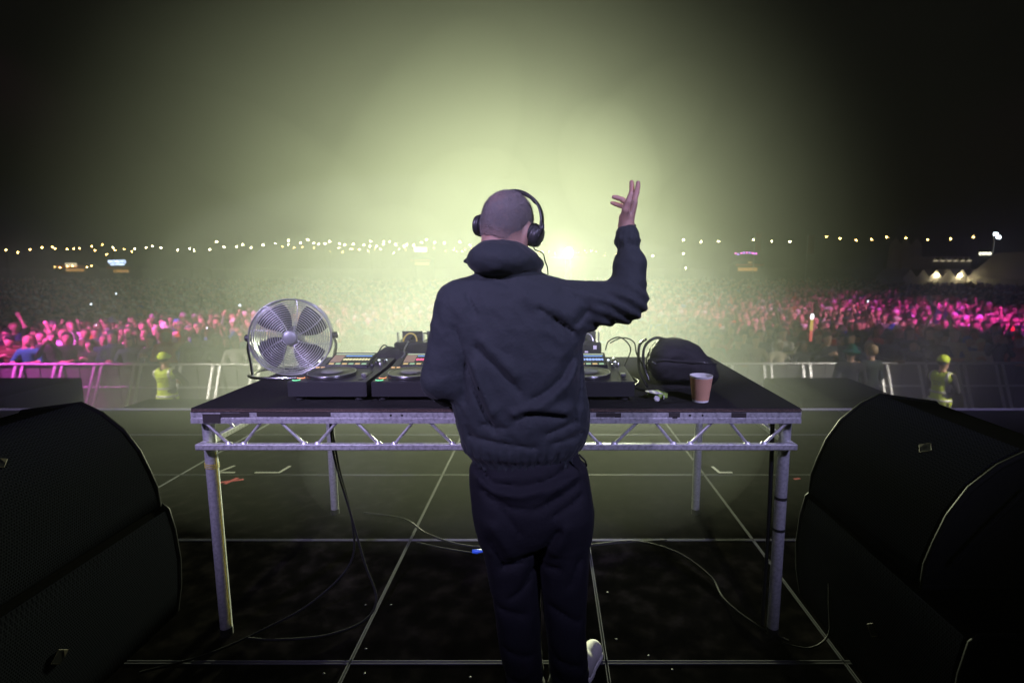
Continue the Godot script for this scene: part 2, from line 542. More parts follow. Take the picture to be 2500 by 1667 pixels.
# ---------------------------------------------------------------- materials
func set_materials() -> void:
	textured(mat("stage_ply", 1, 1, 1, 0.75, 0.0, 0.10), noise_tex(0.012, 5, 3, g(0.0015), Color(0.004, 0.0035, 0.0034).linear_to_srgb(), Color(0.013, 0.011, 0.01).linear_to_srgb()), 0.9, null)
	textured(mat("stage_ply_worn", 1, 1, 1, 0.7, 0.0, 0.12), noise_tex(0.02, 5, 8, g(0.0015), Color(0.005, 0.0045, 0.0042).linear_to_srgb(), Color(0.02, 0.017, 0.016).linear_to_srgb()), 0.6, null)
	textured(mat("alu", 1, 1, 1, 0.42, 0.55), noise_tex(0.03, 4, 5, Color(0.36, 0.36, 0.37).linear_to_srgb(), Color(0.6, 0.6, 0.62).linear_to_srgb(), Color(0.74, 0.74, 0.75).linear_to_srgb()), 3.0, bump_tex(0.15, 3, 6, 2.0), 0.25)
	mat("alu_edge", 0.10, 0.10, 0.115, 0.7, 0.2, 0.3)
	mat("weld", 0.75, 0.75, 0.77, 0.3, 0.8)
	textured(mat("galv", 1, 1, 1, 0.5, 0.5), noise_tex(0.05, 3, 15, Color(0.33, 0.34, 0.36).linear_to_srgb(), Color(0.5, 0.51, 0.53).linear_to_srgb(), Color(0.62, 0.62, 0.64).linear_to_srgb()), 2.0)
	textured(mat("carpet", 1, 1, 1, 0.95), noise_tex(0.35, 3, 7, g(0.008), g(0.028), g(0.12)), 6.0, bump_tex(0.4, 2, 2, 6.0), 0.8)
	textured(mat("ply_red", 1, 1, 1, 0.8), noise_tex(0.05, 4, 11, Color(0.03, 0.02, 0.018).linear_to_srgb(), Color(0.12, 0.075, 0.06).linear_to_srgb(), Color(0.3, 0.22, 0.17).linear_to_srgb()), 5.0)
	textured(mat("ply_dark", 1, 1, 1, 0.8), noise_tex(0.05, 4, 12, g(0.01), Color(0.05, 0.04, 0.036).linear_to_srgb(), Color(0.14, 0.11, 0.1).linear_to_srgb()), 5.0)
	for k in ["carpet", "stage_ply", "stage_ply_worn"]:
		if M.has(k):
			M[k].specular_mode = BaseMaterial3D.SPECULAR_DISABLED
	mat("gaffer", 0.035, 0.03, 0.028, 0.85)
	mat("rubber", 0.012, 0.012, 0.013, 0.6)
	mat("cable_black", 0.012, 0.012, 0.013, 0.6, 0.0, 0.22)
	mat("chrome", 0.82, 0.82, 0.84, 0.12, 1.0)
	mat("chrome_dull", 0.6, 0.6, 0.62, 0.3, 0.9)
	mat("plastic_black", 0.016, 0.016, 0.018, 0.35)
	mat("plastic_dark", 0.035, 0.035, 0.038, 0.4)
	textured(mat("cabinet", 1, 1, 1, 0.8, 0.0, 0.18), noise_tex(0.25, 2, 21, g(0.002), g(0.0045), g(0.009)), 5.0, bump_tex(0.35, 2, 22, 5.0), 0.25)
	var grille := mat("grille", 0.011, 0.0115, 0.014, 0.85, 0.0, 0.18)
	grille.normal_enabled = true
	grille.specular_mode = BaseMaterial3D.SPECULAR_DISABLED
	M.cabinet.specular_mode = BaseMaterial3D.SPECULAR_DISABLED
	var dots := Image.create(64, 64, false, Image.FORMAT_RGB8)
	var dh := Image.create(64, 64, false, Image.FORMAT_RGB8)
	for y in 64:
		for x in 64:
			var u := fposmod(x / 16.0 + (0.5 if (y / 16) % 2 == 1 else 0.0), 1.0) - 0.5
			var v := fposmod(y / 16.0, 1.0) - 0.5
			var hole := u * u + v * v < 0.11
			dots.set_pixel(x, y, g(0.15) if hole else g(1.0))
			dh.set_pixel(x, y, Color.BLACK if hole else Color.WHITE)
	grille.albedo_color = lin(0.014, 0.015, 0.02)
	grille.albedo_texture = ImageTexture.create_from_image(dots)
	grille.uv1_triplanar = true
	grille.uv1_scale = Vector3.ONE * 28.0
	dh.bump_map_to_normal_map(1.0)
	grille.normal_scale = 0.3
	grille.normal_texture = ImageTexture.create_from_image(dh)
	textured(mat("ground", 1, 1, 1, 0.95), noise_tex(0.02, 5, 31, Color(0.012, 0.014, 0.006).linear_to_srgb(), Color(0.03, 0.035, 0.014).linear_to_srgb(), Color(0.07, 0.06, 0.035).linear_to_srgb()), 0.2)
	mat("pit", 0.025, 0.024, 0.022, 0.9)
	textured(mat("jacket", 1, 1, 1, 0.8), noise_tex(0.4, 3, 41, Color(0.011, 0.016, 0.019).linear_to_srgb(), Color(0.018, 0.024, 0.028).linear_to_srgb(), Color(0.027, 0.034, 0.039).linear_to_srgb()), 6.0, bump_tex(0.02, 4, 42, 8.0), 0.35)
	M.jacket.rim_enabled = true
	M.jacket.rim = 0.15
	M.jacket.rim_tint = 0.6
	textured(mat("trousers", 1, 1, 1, 0.85), noise_tex(0.4, 3, 43, Color(0.0025, 0.003, 0.007).linear_to_srgb(), Color(0.0035, 0.004, 0.009).linear_to_srgb(), Color(0.005, 0.006, 0.012).linear_to_srgb()), 6.0, bump_tex(0.02, 4, 44, 8.0), 0.3)
	textured(mat("skin", 1, 1, 1, 0.5), noise_tex(0.06, 4, 45, Color(0.40, 0.235, 0.18).linear_to_srgb(), Color(0.46, 0.275, 0.215).linear_to_srgb(), Color(0.52, 0.32, 0.25).linear_to_srgb()), 8.0, bump_tex(0.25, 3, 46, 3.0), 0.25)
	M.skin.subsurf_scatter_enabled = true
	M.skin.subsurf_scatter_strength = 0.12
	textured(mat("buzz_hair", 1, 1, 1, 0.7), noise_tex(0.16, 5, 47, g(0.3), g(0.85), g(1.0)), 7.0, bump_tex(0.3, 3, 48, 8.0), 1.0)
	mat("canvas_shoe", 0.55, 0.53, 0.52, 0.7)
	mat("kraft", 0.62, 0.34, 0.21, 0.85)
	mat("paper_white", 0.75, 0.74, 0.72, 0.7)
	mat("bag_cloth", 0.013, 0.013, 0.015, 0.8)
	textured(M.bag_cloth, noise_tex(0.2, 3, 51, g(0.6), g(0.9), g(1.0)), 8.0, bump_tex(0.05, 4, 52, 8.0), 0.7)
	mat("bag_shiny", 0.03, 0.03, 0.03, 0.25)
	mat("tape_white", 0.62, 0.6, 0.6, 0.6)
	mat("tape_pink", 0.8, 0.08, 0.12, 0.6)
	mat("tape_yellow", 0.5, 0.42, 0.06, 0.6)
	mat("hivis", 0.62, 0.78, 0.05, 0.7)
	mat("reflective", 0.7, 0.7, 0.74, 0.35, 0.3)
	mat("black_cloth", 0.012, 0.012, 0.013, 0.85)
	mat("orange_cloth", 0.42, 0.12, 0.03, 0.8)
	mat("canvas_white", 0.55, 0.53, 0.48, 0.9)
	mat("leaf", 0.06, 0.09, 0.02, 0.6)
	mat("bark", 0.06, 0.05, 0.04, 0.9)

# ---------------------------------------------------------------- field, stage
func build_ground() -> void:
	var st := begin()
	quad(st, Vector3(-420, 0, 30), Vector3(420, 0, 30), Vector3(420, 0, -420), Vector3(-420, 0, -420))
	var o := part("ground", done(st), M.ground, self, Vector3(0, GROUND, 0))
	tag(o, "trampled dark grass field under the crowd", "", "", "structure")
	var pit := part("pit_floor", box_mesh(Vector3(40, 0.03, 6.4), 0.0), M.pit, self, Vector3(0, GROUND + 0.02, -9.15))
	tag(pit, "dark matting of the pit between stage and barrier", "", "", "structure")

func build_stage() -> void:
	var floor_root := thing("stage_floor", "dark scuffed deck panels of the stage with aluminium edges", "")
	tag(floor_root, "", "", "", "structure")
	var rows := [-2.0, -0.975, 0.025, 1.025, 2.025, 3.023, 4.023, 5.02, 5.9]
	var xs := [-8.84, -6.83, -4.82, -2.815, -0.801, 1.21, 3.22, 5.23, 7.24, 9.25]
	var tops := {}
	for r in rows.size() - 1:
		for c in xs.size() - 1:
			var cuts := [xs[c], xs[c + 1]]
			if c == 4 and (r == 3 or r == 4):
				cuts = [xs[c], 0.242, xs[c + 1]]
			for k in cuts.size() - 1:
				var w: float = cuts[k + 1] - cuts[k] - 0.006
				var d: float = rows[r + 1] - rows[r] - 0.006
				var key := "%.3f %.3f" % [w, d]
				if not tops.has(key):
					var e := begin()
					box(e, Vector3(0, -0.02, d / 2 - 0.004), Vector3(w, 0.04, 0.008), 0.002)
					box(e, Vector3(0, -0.02, -d / 2 + 0.004), Vector3(w, 0.04, 0.008), 0.002)
					box(e, Vector3(w / 2 - 0.002, -0.02, 0), Vector3(0.004, 0.0398, d - 0.018), 0.001)
					box(e, Vector3(-w / 2 + 0.002, -0.02, 0), Vector3(0.004, 0.0398, d - 0.018), 0.001)
					tops[key] = [box_mesh(Vector3(w - 0.010, 0.04, d - 0.018), 0.002, Vector3(0, -0.022, 0)), done(e)]
				var p := part("deck_panel", tops[key][0], M.stage_ply_worn if (r * 3 + c * 5 + k) % 3 == 0 else M.stage_ply, floor_root, Vector3((cuts[k] + cuts[k + 1]) / 2, 0, -(rows[r] + rows[r + 1]) / 2))
				part("edge_frame", tops[key][1], M.alu_edge, p)
	var skirt := begin()
	box(skirt, Vector3(0.2, -0.92, -2.0), Vector3(18.0, 1.75, 7.7), 0.01)
	part("stage_skirt", done(skirt), M.black_cloth, floor_root)
	part("stage_nosing", box_mesh(Vector3(18.05, 0.045, 0.035), 0.004, Vector3(0.2, -0.012, -5.925)), M.tape_white, floor_root)
	mat("screw_head", 0.08, 0.08, 0.085, 0.6, 0.3, 0.3)
	# screws that hold the panels down
	var head := lathe_mesh([Vector2(0.005, 0.0), Vector2(0.004, 0.001), Vector2(0, 0.0013)], 10)
	for p in [Vector2(-0.72, 1.96), Vector2(-0.88, 1.96), Vector2(-0.76, 2.1), Vector2(0.19, 2.0), Vector2(0.3, 2.16), Vector2(0.3, 2.5), Vector2(0.19, 2.5), Vector2(0.42, 2.06), Vector2(0.5, 1.98), Vector2(-0.3, 1.94), Vector2(-0.86, 2.4), Vector2(-0.74, 2.4)]:
		part("screw", head, M.screw_head, floor_root, Vector3(p.x, 0.001, -p.y))
	# marks stuck on the floor
	var mk := func(label: String, pts: Array, wide: float, m: Material) -> void:
		var st := begin()
		for i in pts.size() - 1:
			if pts[i] == Vector2.ZERO or pts[i + 1] == Vector2.ZERO:
				continue
			var a: Vector2 = pts[i]
			var b: Vector2 = pts[i + 1]
			var mid := (a + b) / 2
			box(st, Vector3(mid.x, 0.003 + 0.0006 * i, -mid.y), Vector3((b - a).length() + wide * 0.5, 0.0016, wide), 0.0003, Basis(Vector3.UP, (b - a).angle()))
		var o := part("floor_tape", done(st), m, self)
		tag(o, label, "tape", "tape marks on the stage")
	mk.call("white corner tape mark beyond the table's rear leg on the fan side", [Vector2(-2.253, 4.06), Vector2(-2.07, 4.06), Vector2(-2.05, 4.19)], 0.022, M.tape_white)
	mk.call("white corner tape mark just behind the table leg with yellow wire", [Vector2(-2.42, 4.06), Vector2(-2.53, 4.06)], 0.022, M.tape_white)
	mk.call("short slanted white tape strip behind the leg with yellow wire", [Vector2(-2.54, 4.09), Vector2(-2.50, 4.2)], 0.022, M.tape_white)
	mk.call("white corner tape mark beyond the table's cup side", [Vector2(1.32, 4.18), Vector2(1.337, 4.06), Vector2(1.43, 4.06)], 0.022, M.tape_white)
	mk.call("pink tape cross beside the leg with yellow wire", [Vector2(-2.42, 3.86), Vector2(-2.28, 3.92), Vector2.ZERO, Vector2(-2.36, 3.84), Vector2(-2.33, 3.94)], 0.028, M.tape_pink)
	mk.call("small pink tape scrap near the leg with black ties", [Vector2(1.86, 3.93), Vector2(1.9, 3.94)], 0.02, M.tape_pink)

func stage_monitor(label: String, at: Vector3, mirrored: float, lower: bool) -> void:
	# local x points away from the performer, z along the cabinet
	var s := mirrored
	var o := thing("stage_monitor", label, "speaker", at, 0.0, "side monitors of the performer")
	var L := 0.81 if not lower else 1.05
	var arc := []
	var prof := []
	if not lower:
		arc = [Vector2(0.0, 0.0), Vector2(0.012, 0.08), Vector2(0.035, 0.155), Vector2(0.07, 0.25), Vector2(0.13, 0.345), Vector2(0.215, 0.42), Vector2(0.30, 0.465)]
		prof = arc + [Vector2(0.56, 0.43), Vector2(0.62, 0.36), Vector2(0.60, 0.0)]
	else:
		arc = [Vector2(0.0, 0.0), Vector2(-0.02, 0.13), Vector2(-0.03, 0.26), Vector2(-0.02, 0.40), Vector2(0.0, 0.5)]
		prof = arc + [Vector2(0.02, 0.52), Vector2(0.68, 0.52), Vector2(0.68, 0.0)]
	var poly := []
	for p in prof:
		poly.append(Vector2(p.x * s, p.y))
	part("cabinet", prism_mesh(poly, -L / 2 + 0.02, L / 2 - 0.02), M.cabinet, o)
	# the curved grille stands a little proud of the cabinet
	var g2 := begin()
	var outer := []
	for i in arc.size():
		var d: Vector2 = (arc[mini(i + 1, arc.size() - 1)] - arc[maxi(i - 1, 0)]).normalized()
		outer.append(arc[i] + Vector2(-d.y, d.x) * 0.008)
	var gp := []
	for p in outer:
		gp.append(Vector2(p.x * s, p.y))
	for i in range(arc.size() - 1, -1, -1):
		gp.append(Vector2((arc[i].x + 0.003) * s, arc[i].y))
	prism(g2, gp, -L / 2 + 0.035, L / 2 - 0.035, Transform3D.IDENTITY, true)
	part("grille", done(g2), M.grille, o)
	# rounded end caps, rimmed
	for e in [-1.0, 1.0]:
		var c := begin()
		var rim := []
		for p in prof:
			rim.append(Vector3(p.x * s, p.y, e * (L / 2 - 0.012)))
		tube(c, rim, 0.011, 6, true, true)
		prism(c, poly, e * (L / 2 - 0.02) - 0.008, e * (L / 2 - 0.02) + 0.008)
		part("end_cap", done(c), M.cap_plastic, o)
	if not lower:
		part("handle", tube_mesh([Vector3(0.09 * s, 0.1, L / 2 + 0.004), Vector3(0.2 * s, 0.24, L / 2 + 0.006), Vector3(0.3 * s, 0.35, L / 2 + 0.004)], 0.009, 6), M.cap_plastic, o)
	# the small lozenge badge
	var at_arc: Vector2 = (arc[4] + arc[5]) * 0.5 if not lower else arc[2]
	var along: Vector2 = (arc[5] - arc[4]).normalized() if not lower else Vector2(0, 1)
	var nrm := Vector2(-along.y, along.x)
	var bx := Vector3(0, 0, 1)
	var by := Vector3(along.x * s, along.y, 0)
	var bn := Vector3(nrm.x * s, nrm.y, 0)
	var bs := begin()
	var mid := Vector3(at_arc.x * s, at_arc.y, 0.12) + bn * 0.0095
	var q := [bx * 0.034, by * 0.026, -bx * 0.034, -by * 0.026]
	var bf := begin()
	for i in 4:
		tube(bf, [mid + q[i], mid + q[(i + 1) % 4]], 0.0016, 4)
	bs.set_smooth_group(-1)
	quad(bs, mid + q[0] + bn * 0.001, mid + q[1] + bn * 0.001, mid + q[2] + bn * 0.001, mid + q[3] + bn * 0.001)
	tri(bf, mid + q[1] * 0.5 + q[2] * 0.5 + bn * 0.002, mid + q[2] + bn * 0.002, mid + q[3] * 0.5 + q[2] * 0.5 + bn * 0.002)
	var badge := part("badge", done(bs), M.cap_plastic, o)
	part("badge_frame", done(bf), M.badge_gold, badge)

func build_monitors() -> void:
	mat("badge_gold", 0.04, 0.032, 0.02, 0.7, 0.0, 0.2)
	mat("cap_plastic", 0.012, 0.012, 0.013, 0.5, 0.0, 0.06)
	stage_monitor("lower black cabinet under the curved monitor beside the paper cup", Vector3(1.245, 0.0, -1.98), 1.0, true)
	stage_monitor("curved black monitor speaker on a cabinet, on the paper cup's side", Vector3(1.25, 0.53, -2.095), 1.0, false)
	stage_monitor("lower black cabinet under the curved monitor on the fan's side", Vector3(-1.72, 0.0, -1.84), -1.0, true)
	stage_monitor("curved black monitor speaker on a cabinet, on the fan's side", Vector3(-1.735, 0.53, -1.94), -1.0, false)

# ---------------------------------------------------------------- the performer's table
func build_table() -> void:
	var o := thing("stage_deck_table", "aluminium stage deck on tube legs carrying the music players", "table", Vector3(-0.203, 0, -2.73))
	var W := 2.44
	part("carpet_top", box_mesh(Vector3(W - 0.01, 0.006, 1.212), 0.002, Vector3(0, 1.029, 0)), M.carpet, o)
	for i in 4:
		part("ply_layer", box_mesh(Vector3(W - 0.006 - 0.003 * (i % 2), 0.0029, 1.216 - 0.004 * ((i + 1) % 2)), 0.0006, Vector3(0.001 * i, 1.0165 + 0.0032 * i, 0)), M.ply_red if i % 2 else M.ply_dark, o)
	# front beam with its drilled holes
	var beam := CSGCombiner3D.new()
	beam.name = "front_beam"
	o.add_child(beam, true)
	var lip := CSGBox3D.new()
	lip.name = "lip"
	lip.size = Vector3(W, 0.0205, 0.046)
	lip.position = Vector3(0, 0.9785, 0.583)
	lip.material = M.alu
	beam.add_child(lip)
	var web := CSGBox3D.new()
	web.name = "web"
	web.size = Vector3(W, 0.0275, 0.040)
	web.position = Vector3(0, 1.0012, 0.583)
	web.material = M.alu
	beam.add_child(web)
	for x in [-1.033, -0.99, -0.42, -0.375, 0.12, 0.165, 0.775, 0.825]:
		var h := CSGCylinder3D.new()
		h.name = "hole"
		h.radius = 0.0045
		h.height = 0.1
		h.sides = 14
		h.operation = CSGShape3D.OPERATION_SUBTRACTION
		h.rotation.x = PI / 2
		h.position = Vector3(x, 1.001, 0.6)
		h.material = M.plastic_black
		beam.add_child(h)
	part("rear_beam", box_mesh(Vector3(W, 0.047, 0.044), 0.003, Vector3(0, 0.9915, -0.585)), M.alu, o)
	for s in [-1, 1]:
		part("side_beam", box_mesh(Vector3(0.044, 0.046, 1.124), 0.003, Vector3(s * (W / 2 - 0.023), 0.991, -0.002)), M.alu, o)
	# lower chords
	part("front_chord", box_mesh(Vector3(2.425, 0.025, 0.028), 0.003, Vector3(0, 0.8695, 0.594)), M.alu, o)
	part("rear_chord", box_mesh(Vector3(2.425, 0.025, 0.028), 0.003, Vector3(0, 0.8695, -0.594)), M.alu, o)
	for s in [-1, 1]:
		part("side_chord", box_mesh(Vector3(0.028, 0.0245, 1.158), 0.003, Vector3(s * 1.197, 0.8695, 0)), M.alu, o)
	# diagonal webs: [x at the top, x at the bottom]
	var webs := [[-1.372, -1.285], [-1.148, -1.224], [-1.067, -0.98], [-0.844, -0.926], [-0.765, -0.68], [-0.539, -0.615], [-0.469, -0.38], [-0.24, -0.315], [-0.17, -0.085], [0.06, -0.02], [0.13, 0.212], [0.363, 0.272], [0.437, 0.511], [0.664, 0.578], [0.737, 0.81], [0.967, 0.878]]
	for w in webs:
		for z in [0.594, -0.594]:
			var a := Vector3(w[0] + 0.203, 0.97, z)
			var b := Vector3(w[1] + 0.203, 0.88, z)
			var d := part("diagonal", tube_mesh([a + (a - b) * 0.04, b], 0.0062, 10), M.alu, o)
			var wd := begin()
			lathe(wd, [Vector2(0.012, 0), Vector2(0.0095, 0.004), Vector2(0.0065, 0.008)], 10, Transform3D(Basis(Vector3(1.25, 0, 0), Vector3(0, 1, 0), Vector3(0, 0, 0.9)), b + Vector3(0, 0.002, 0)))
			part("weld_bead", done(wd), M.alu, d)
	for s in [-1, 1]:
		for k in 6:
			var z0 := -0.5 + 0.17 * k + (0.09 if k % 2 else 0.0)
			part("diagonal", tube_mesh([Vector3(s * 1.197, 0.97, z0), Vector3(s * 1.197, 0.88, z0 + (0.08 if k % 2 == 0 else -0.08))], 0.0062, 8), M.alu, o)
	# legs
	for p in [[-1.398, -2.195], [0.986, -2.195], [-1.37, -3.36], [0.962, -3.36]]:
		var at := Vector3(p[0] + 0.203, 0, p[1] + 2.73)
		var leg := part("leg", lathe_mesh([Vector2(0.0, 0.012), Vector2(0.0242, 0.012), Vector2(0.0242, 0.985), Vector2(0, 0.985)], 24, Transform3D.IDENTITY, true), M.galv, o, at)
		part("foot", lathe_mesh([Vector2(0, 0.0), Vector2(0.026, 0.0), Vector2(0.026, 0.03), Vector2(0.0245, 0.034)], 20, Transform3D.IDENTITY, true), M.rubber, leg)
	# old tape on the beam
	for t in [[-1.17, -1.10, 0.97, 1.008], [-1.10, -1.02, 0.994, 1.012], [-1.02, -0.985, 0.9945, 1.013], [-0.955, -0.66, 0.9965, 1.013], [0.40, 0.475, 0.995, 1.0125], [0.475, 0.50, 0.993, 1.011], [0.69, 0.735, 0.994, 1.0128], [0.705, 0.725, 0.984, 0.996], [0.94, 1.0, 0.9925, 1.0125]]:
		part("old_tape", box_mesh(Vector3(t[1] - t[0], t[3] - t[2], 0.0012), 0.0003, Vector3((t[0] + t[1]) / 2, (t[2] + t[3]) / 2, 0.6068 if t[2] < 0.98 else 0.6038)), M.gaffer, o)
	# yellow wire round one leg, black ties round the other
	for k in 3:
		part("wire_loop", tube_mesh(ring_pts(Vector3(-1.195, 0.762 + 0.008 * k, 0.535), Vector3(0.12, 1, 0.0), 0.0262, 20), 0.0016, 5, false, true), M.tape_yellow, o)
	part("tied_wire", tube_mesh(curve_pts([Vector3(-1.166, 0.83, 0.55), Vector3(-1.167, 0.6, 0.548), Vector3(-1.169, 0.3, 0.548), Vector3(-1.165, 0.05, 0.552)], 6), 0.0018, 5), M.tape_yellow, o)
	for y in [0.62, 0.48]:
		part("tie", lathe_mesh([Vector2(0.0258, 0), Vector2(0.0258, 0.013)], 18, Transform3D(Basis.IDENTITY, Vector3(1.189, y, 0.535))), M.rubber, o)
	part("leg_cable", tube_mesh(curve_pts([Vector3(1.15, 0.95, 0.50), Vector3(1.152, 0.7, 0.512), Vector3(1.155, 0.4, 0.512), Vector3(1.15, 0.03, 0.515)], 8), 0.0095, 8), M.cable_black, o)

# ---------------------------------------------------------------- things on the table
const TOP := 1.0325

func screen_picture(hue: Color, sd: int) -> ImageTexture:
	var r := RandomNumberGenerator.new()
	r.seed = sd
	var im := Image.create(128, 72, false, Image.FORMAT_RGB8)
	im.fill(Color(0.10, 0.11, 0.10))
	im.fill_rect(Rect2i(0, 0, 128, 9), Color(0.55, 0.6, 0.5))
	im.fill_rect(Rect2i(2, 11, 34, 42), Color(0.42, 0.34, 0.32))
	im.fill_rect(Rect2i(38, 13, 84, 6), Color(0.35, 0.5, 0.75))
	for x in range(38, 122):
		var h := int(absf(sin(x * 0.33)) * 9.0 + r.randf() * 6.0)
		im.fill_rect(Rect2i(x, 36 - h / 2, 1, h + 1), hue)
	for k in 6:
		im.fill_rect(Rect2i(6 + k * 20, 58, 15, 8), Color(0.7, 0.6, 0.42) if k % 2 == 0 else Color(0.5, 0.62, 0.5))
	return ImageTexture.create_from_image(im)

func media_player(label: String, at: Vector3, hue: Color, sd: int) -> void:
	# front edge at z = 0, depth towards -z, width in x
	var o := thing("media_player", label, "media player", at, 0.0, "media players on the table")
	var w := 0.329
	part("body", prism_mesh([Vector2(0, 0.018), Vector2(0, 0.077), Vector2(0.006, 0.081), Vector2(0.30, 0.09), Vector2(0.44, 0.106), Vector2(0.453, 0.10), Vector2(0.453, 0.018)], -w / 2, w / 2, Transform3D(Basis(Vector3.FORWARD, Vector3.UP, Vector3.RIGHT), Vector3.ZERO)), M.plastic_dark, o)
	for x in [-0.125, 0.125]:
		for z in [-0.03, -0.42]:
			part("foot", lathe_mesh([Vector2(0, 0), Vector2(0.019, 0), Vector2(0.021, 0.004), Vector2(0.02, 0.018), Vector2(0, 0.018)], 18, Transform3D.IDENTITY, true), M.plastic_dark, o, Vector3(x, 0, z))
	var tilt := Basis(Vector3.RIGHT, deg_to_rad(1.75))
	var jog := part("jog_wheel", lathe_mesh([Vector2(0.103, 0.0), Vector2(0.103, 0.014), Vector2(0.098, 0.018), Vector2(0.092, 0.0165), Vector2(0.055, 0.0165), Vector2(0.052, 0.0185), Vector2(0, 0.0185)], 48, Transform3D(tilt, Vector3.ZERO)), M.jog, o, Vector3(-0.025, 0.083, -0.125))
	part("jog_display", lathe_mesh([Vector2(0.046, 0.0), Vector2(0.045, 0.0012), Vector2(0, 0.0012)], 32, Transform3D(tilt, Vector3(0, 0.0186, 0))), M.jog_face, jog)
	part("jog_ring", tube_mesh(ring_pts(Vector3(0, 0.0165, 0), tilt * Vector3.UP, 0.1, 48), 0.0022, 6, false, true), M.chrome_dull, jog)
	var st := begin()
	var hw := 0.098
	var p0 := Vector3(-0.02 - hw, 0.0935, -0.285)
	var p1 := Vector3(-0.02 + hw, 0.0935, -0.285)
	var p2 := Vector3(-0.02 + hw, 0.128, -0.425)
	var p3 := Vector3(-0.02 - hw, 0.128, -0.425)
	quad_uv(st, [p0 + Vector3(0, 0.004, 0), p1 + Vector3(0, 0.004, 0), p2 + Vector3(0, 0.004, 0), p3 + Vector3(0, 0.004, 0)])
	var sm := mat("player_screen", 0.02, 0.02, 0.02, 0.2)
	sm.emission_enabled = true
	sm.emission_texture = screen_picture(hue, sd)
	sm.emission_operator = BaseMaterial3D.EMISSION_OP_MULTIPLY
	sm.emission = Color.WHITE
	sm.emission_energy_multiplier = 2.0
	var bez := begin()
	var nrm := (p1 - p0).cross(p3 - p0).normalized()
	for e in [[p0, p1], [p1, p2], [p2, p3], [p3, p0]]:
		tube(bez, [e[0] + nrm * 0.003, e[1] + nrm * 0.003], 0.0045, 6)
	box(bez, (p0 + p2) / 2 - nrm * 0.004, Vector3(hw * 2 + 0.012, 0.008, 0.152), 0.002, Basis(Vector3.RIGHT, atan2(0.0345, 0.14)))
	var frame := part("screen_frame", done(bez), M.plastic_black, o)
	part("screen", done(st), sm, frame)
	for b in [[0.026, M.led_green], [0.072, M.led_orange]]:
		var btn := part("button", lathe_mesh([Vector2(0.014, 0), Vector2(0.014, 0.004), Vector2(0, 0.0045)], 20), M.plastic_black, o, Vector3(-0.138, 0.082, -b[0]))
		part("ring_light", tube_mesh(ring_pts(Vector3(0, 0.0025, 0), Vector3.UP, 0.0148, 24), 0.0013, 5, false, true), b[1], btn)
	for k in 8:
		part("pad", box_mesh(Vector3(0.017, 0.004, 0.009), 0.001), M.led_amber if k in [0, 1, 4] else M.plastic_black, o, Vector3(-0.145 + 0.024 * k, 0.0925, -0.262))
	part("fader_slot", box_mesh(Vector3(0.016, 0.002, 0.15), 0.0005, Vector3.ZERO, Basis(Vector3.RIGHT, deg_to_rad(1.75))), M.plastic_black, o, Vector3(0.128, 0.0858, -0.11))
	part("fader_cap", box_mesh(Vector3(0.022, 0.014, 0.026), 0.003), M.chrome_dull, o, Vector3(0.128, 0.093, -0.09))
	for k in 4:
		part("knob", lathe_mesh([Vector2(0.0085, 0), Vector2(0.008, 0.014), Vector2(0.006, 0.016), Vector2(0, 0.016)], 14), M.chrome_dull if k == 1 else M.plastic_black, o, Vector3(0.105 + 0.014 * (k % 2) * 2, 0.092, -0.27 - 0.036 * k))
	for k in 3:
		part("switch", box_mesh(Vector3(0.01, 0.006, 0.006), 0.001), M.led_white if k != 1 else M.plastic_black, o, Vector3(0.098 + 0.017 * k, 0.103, -0.40))

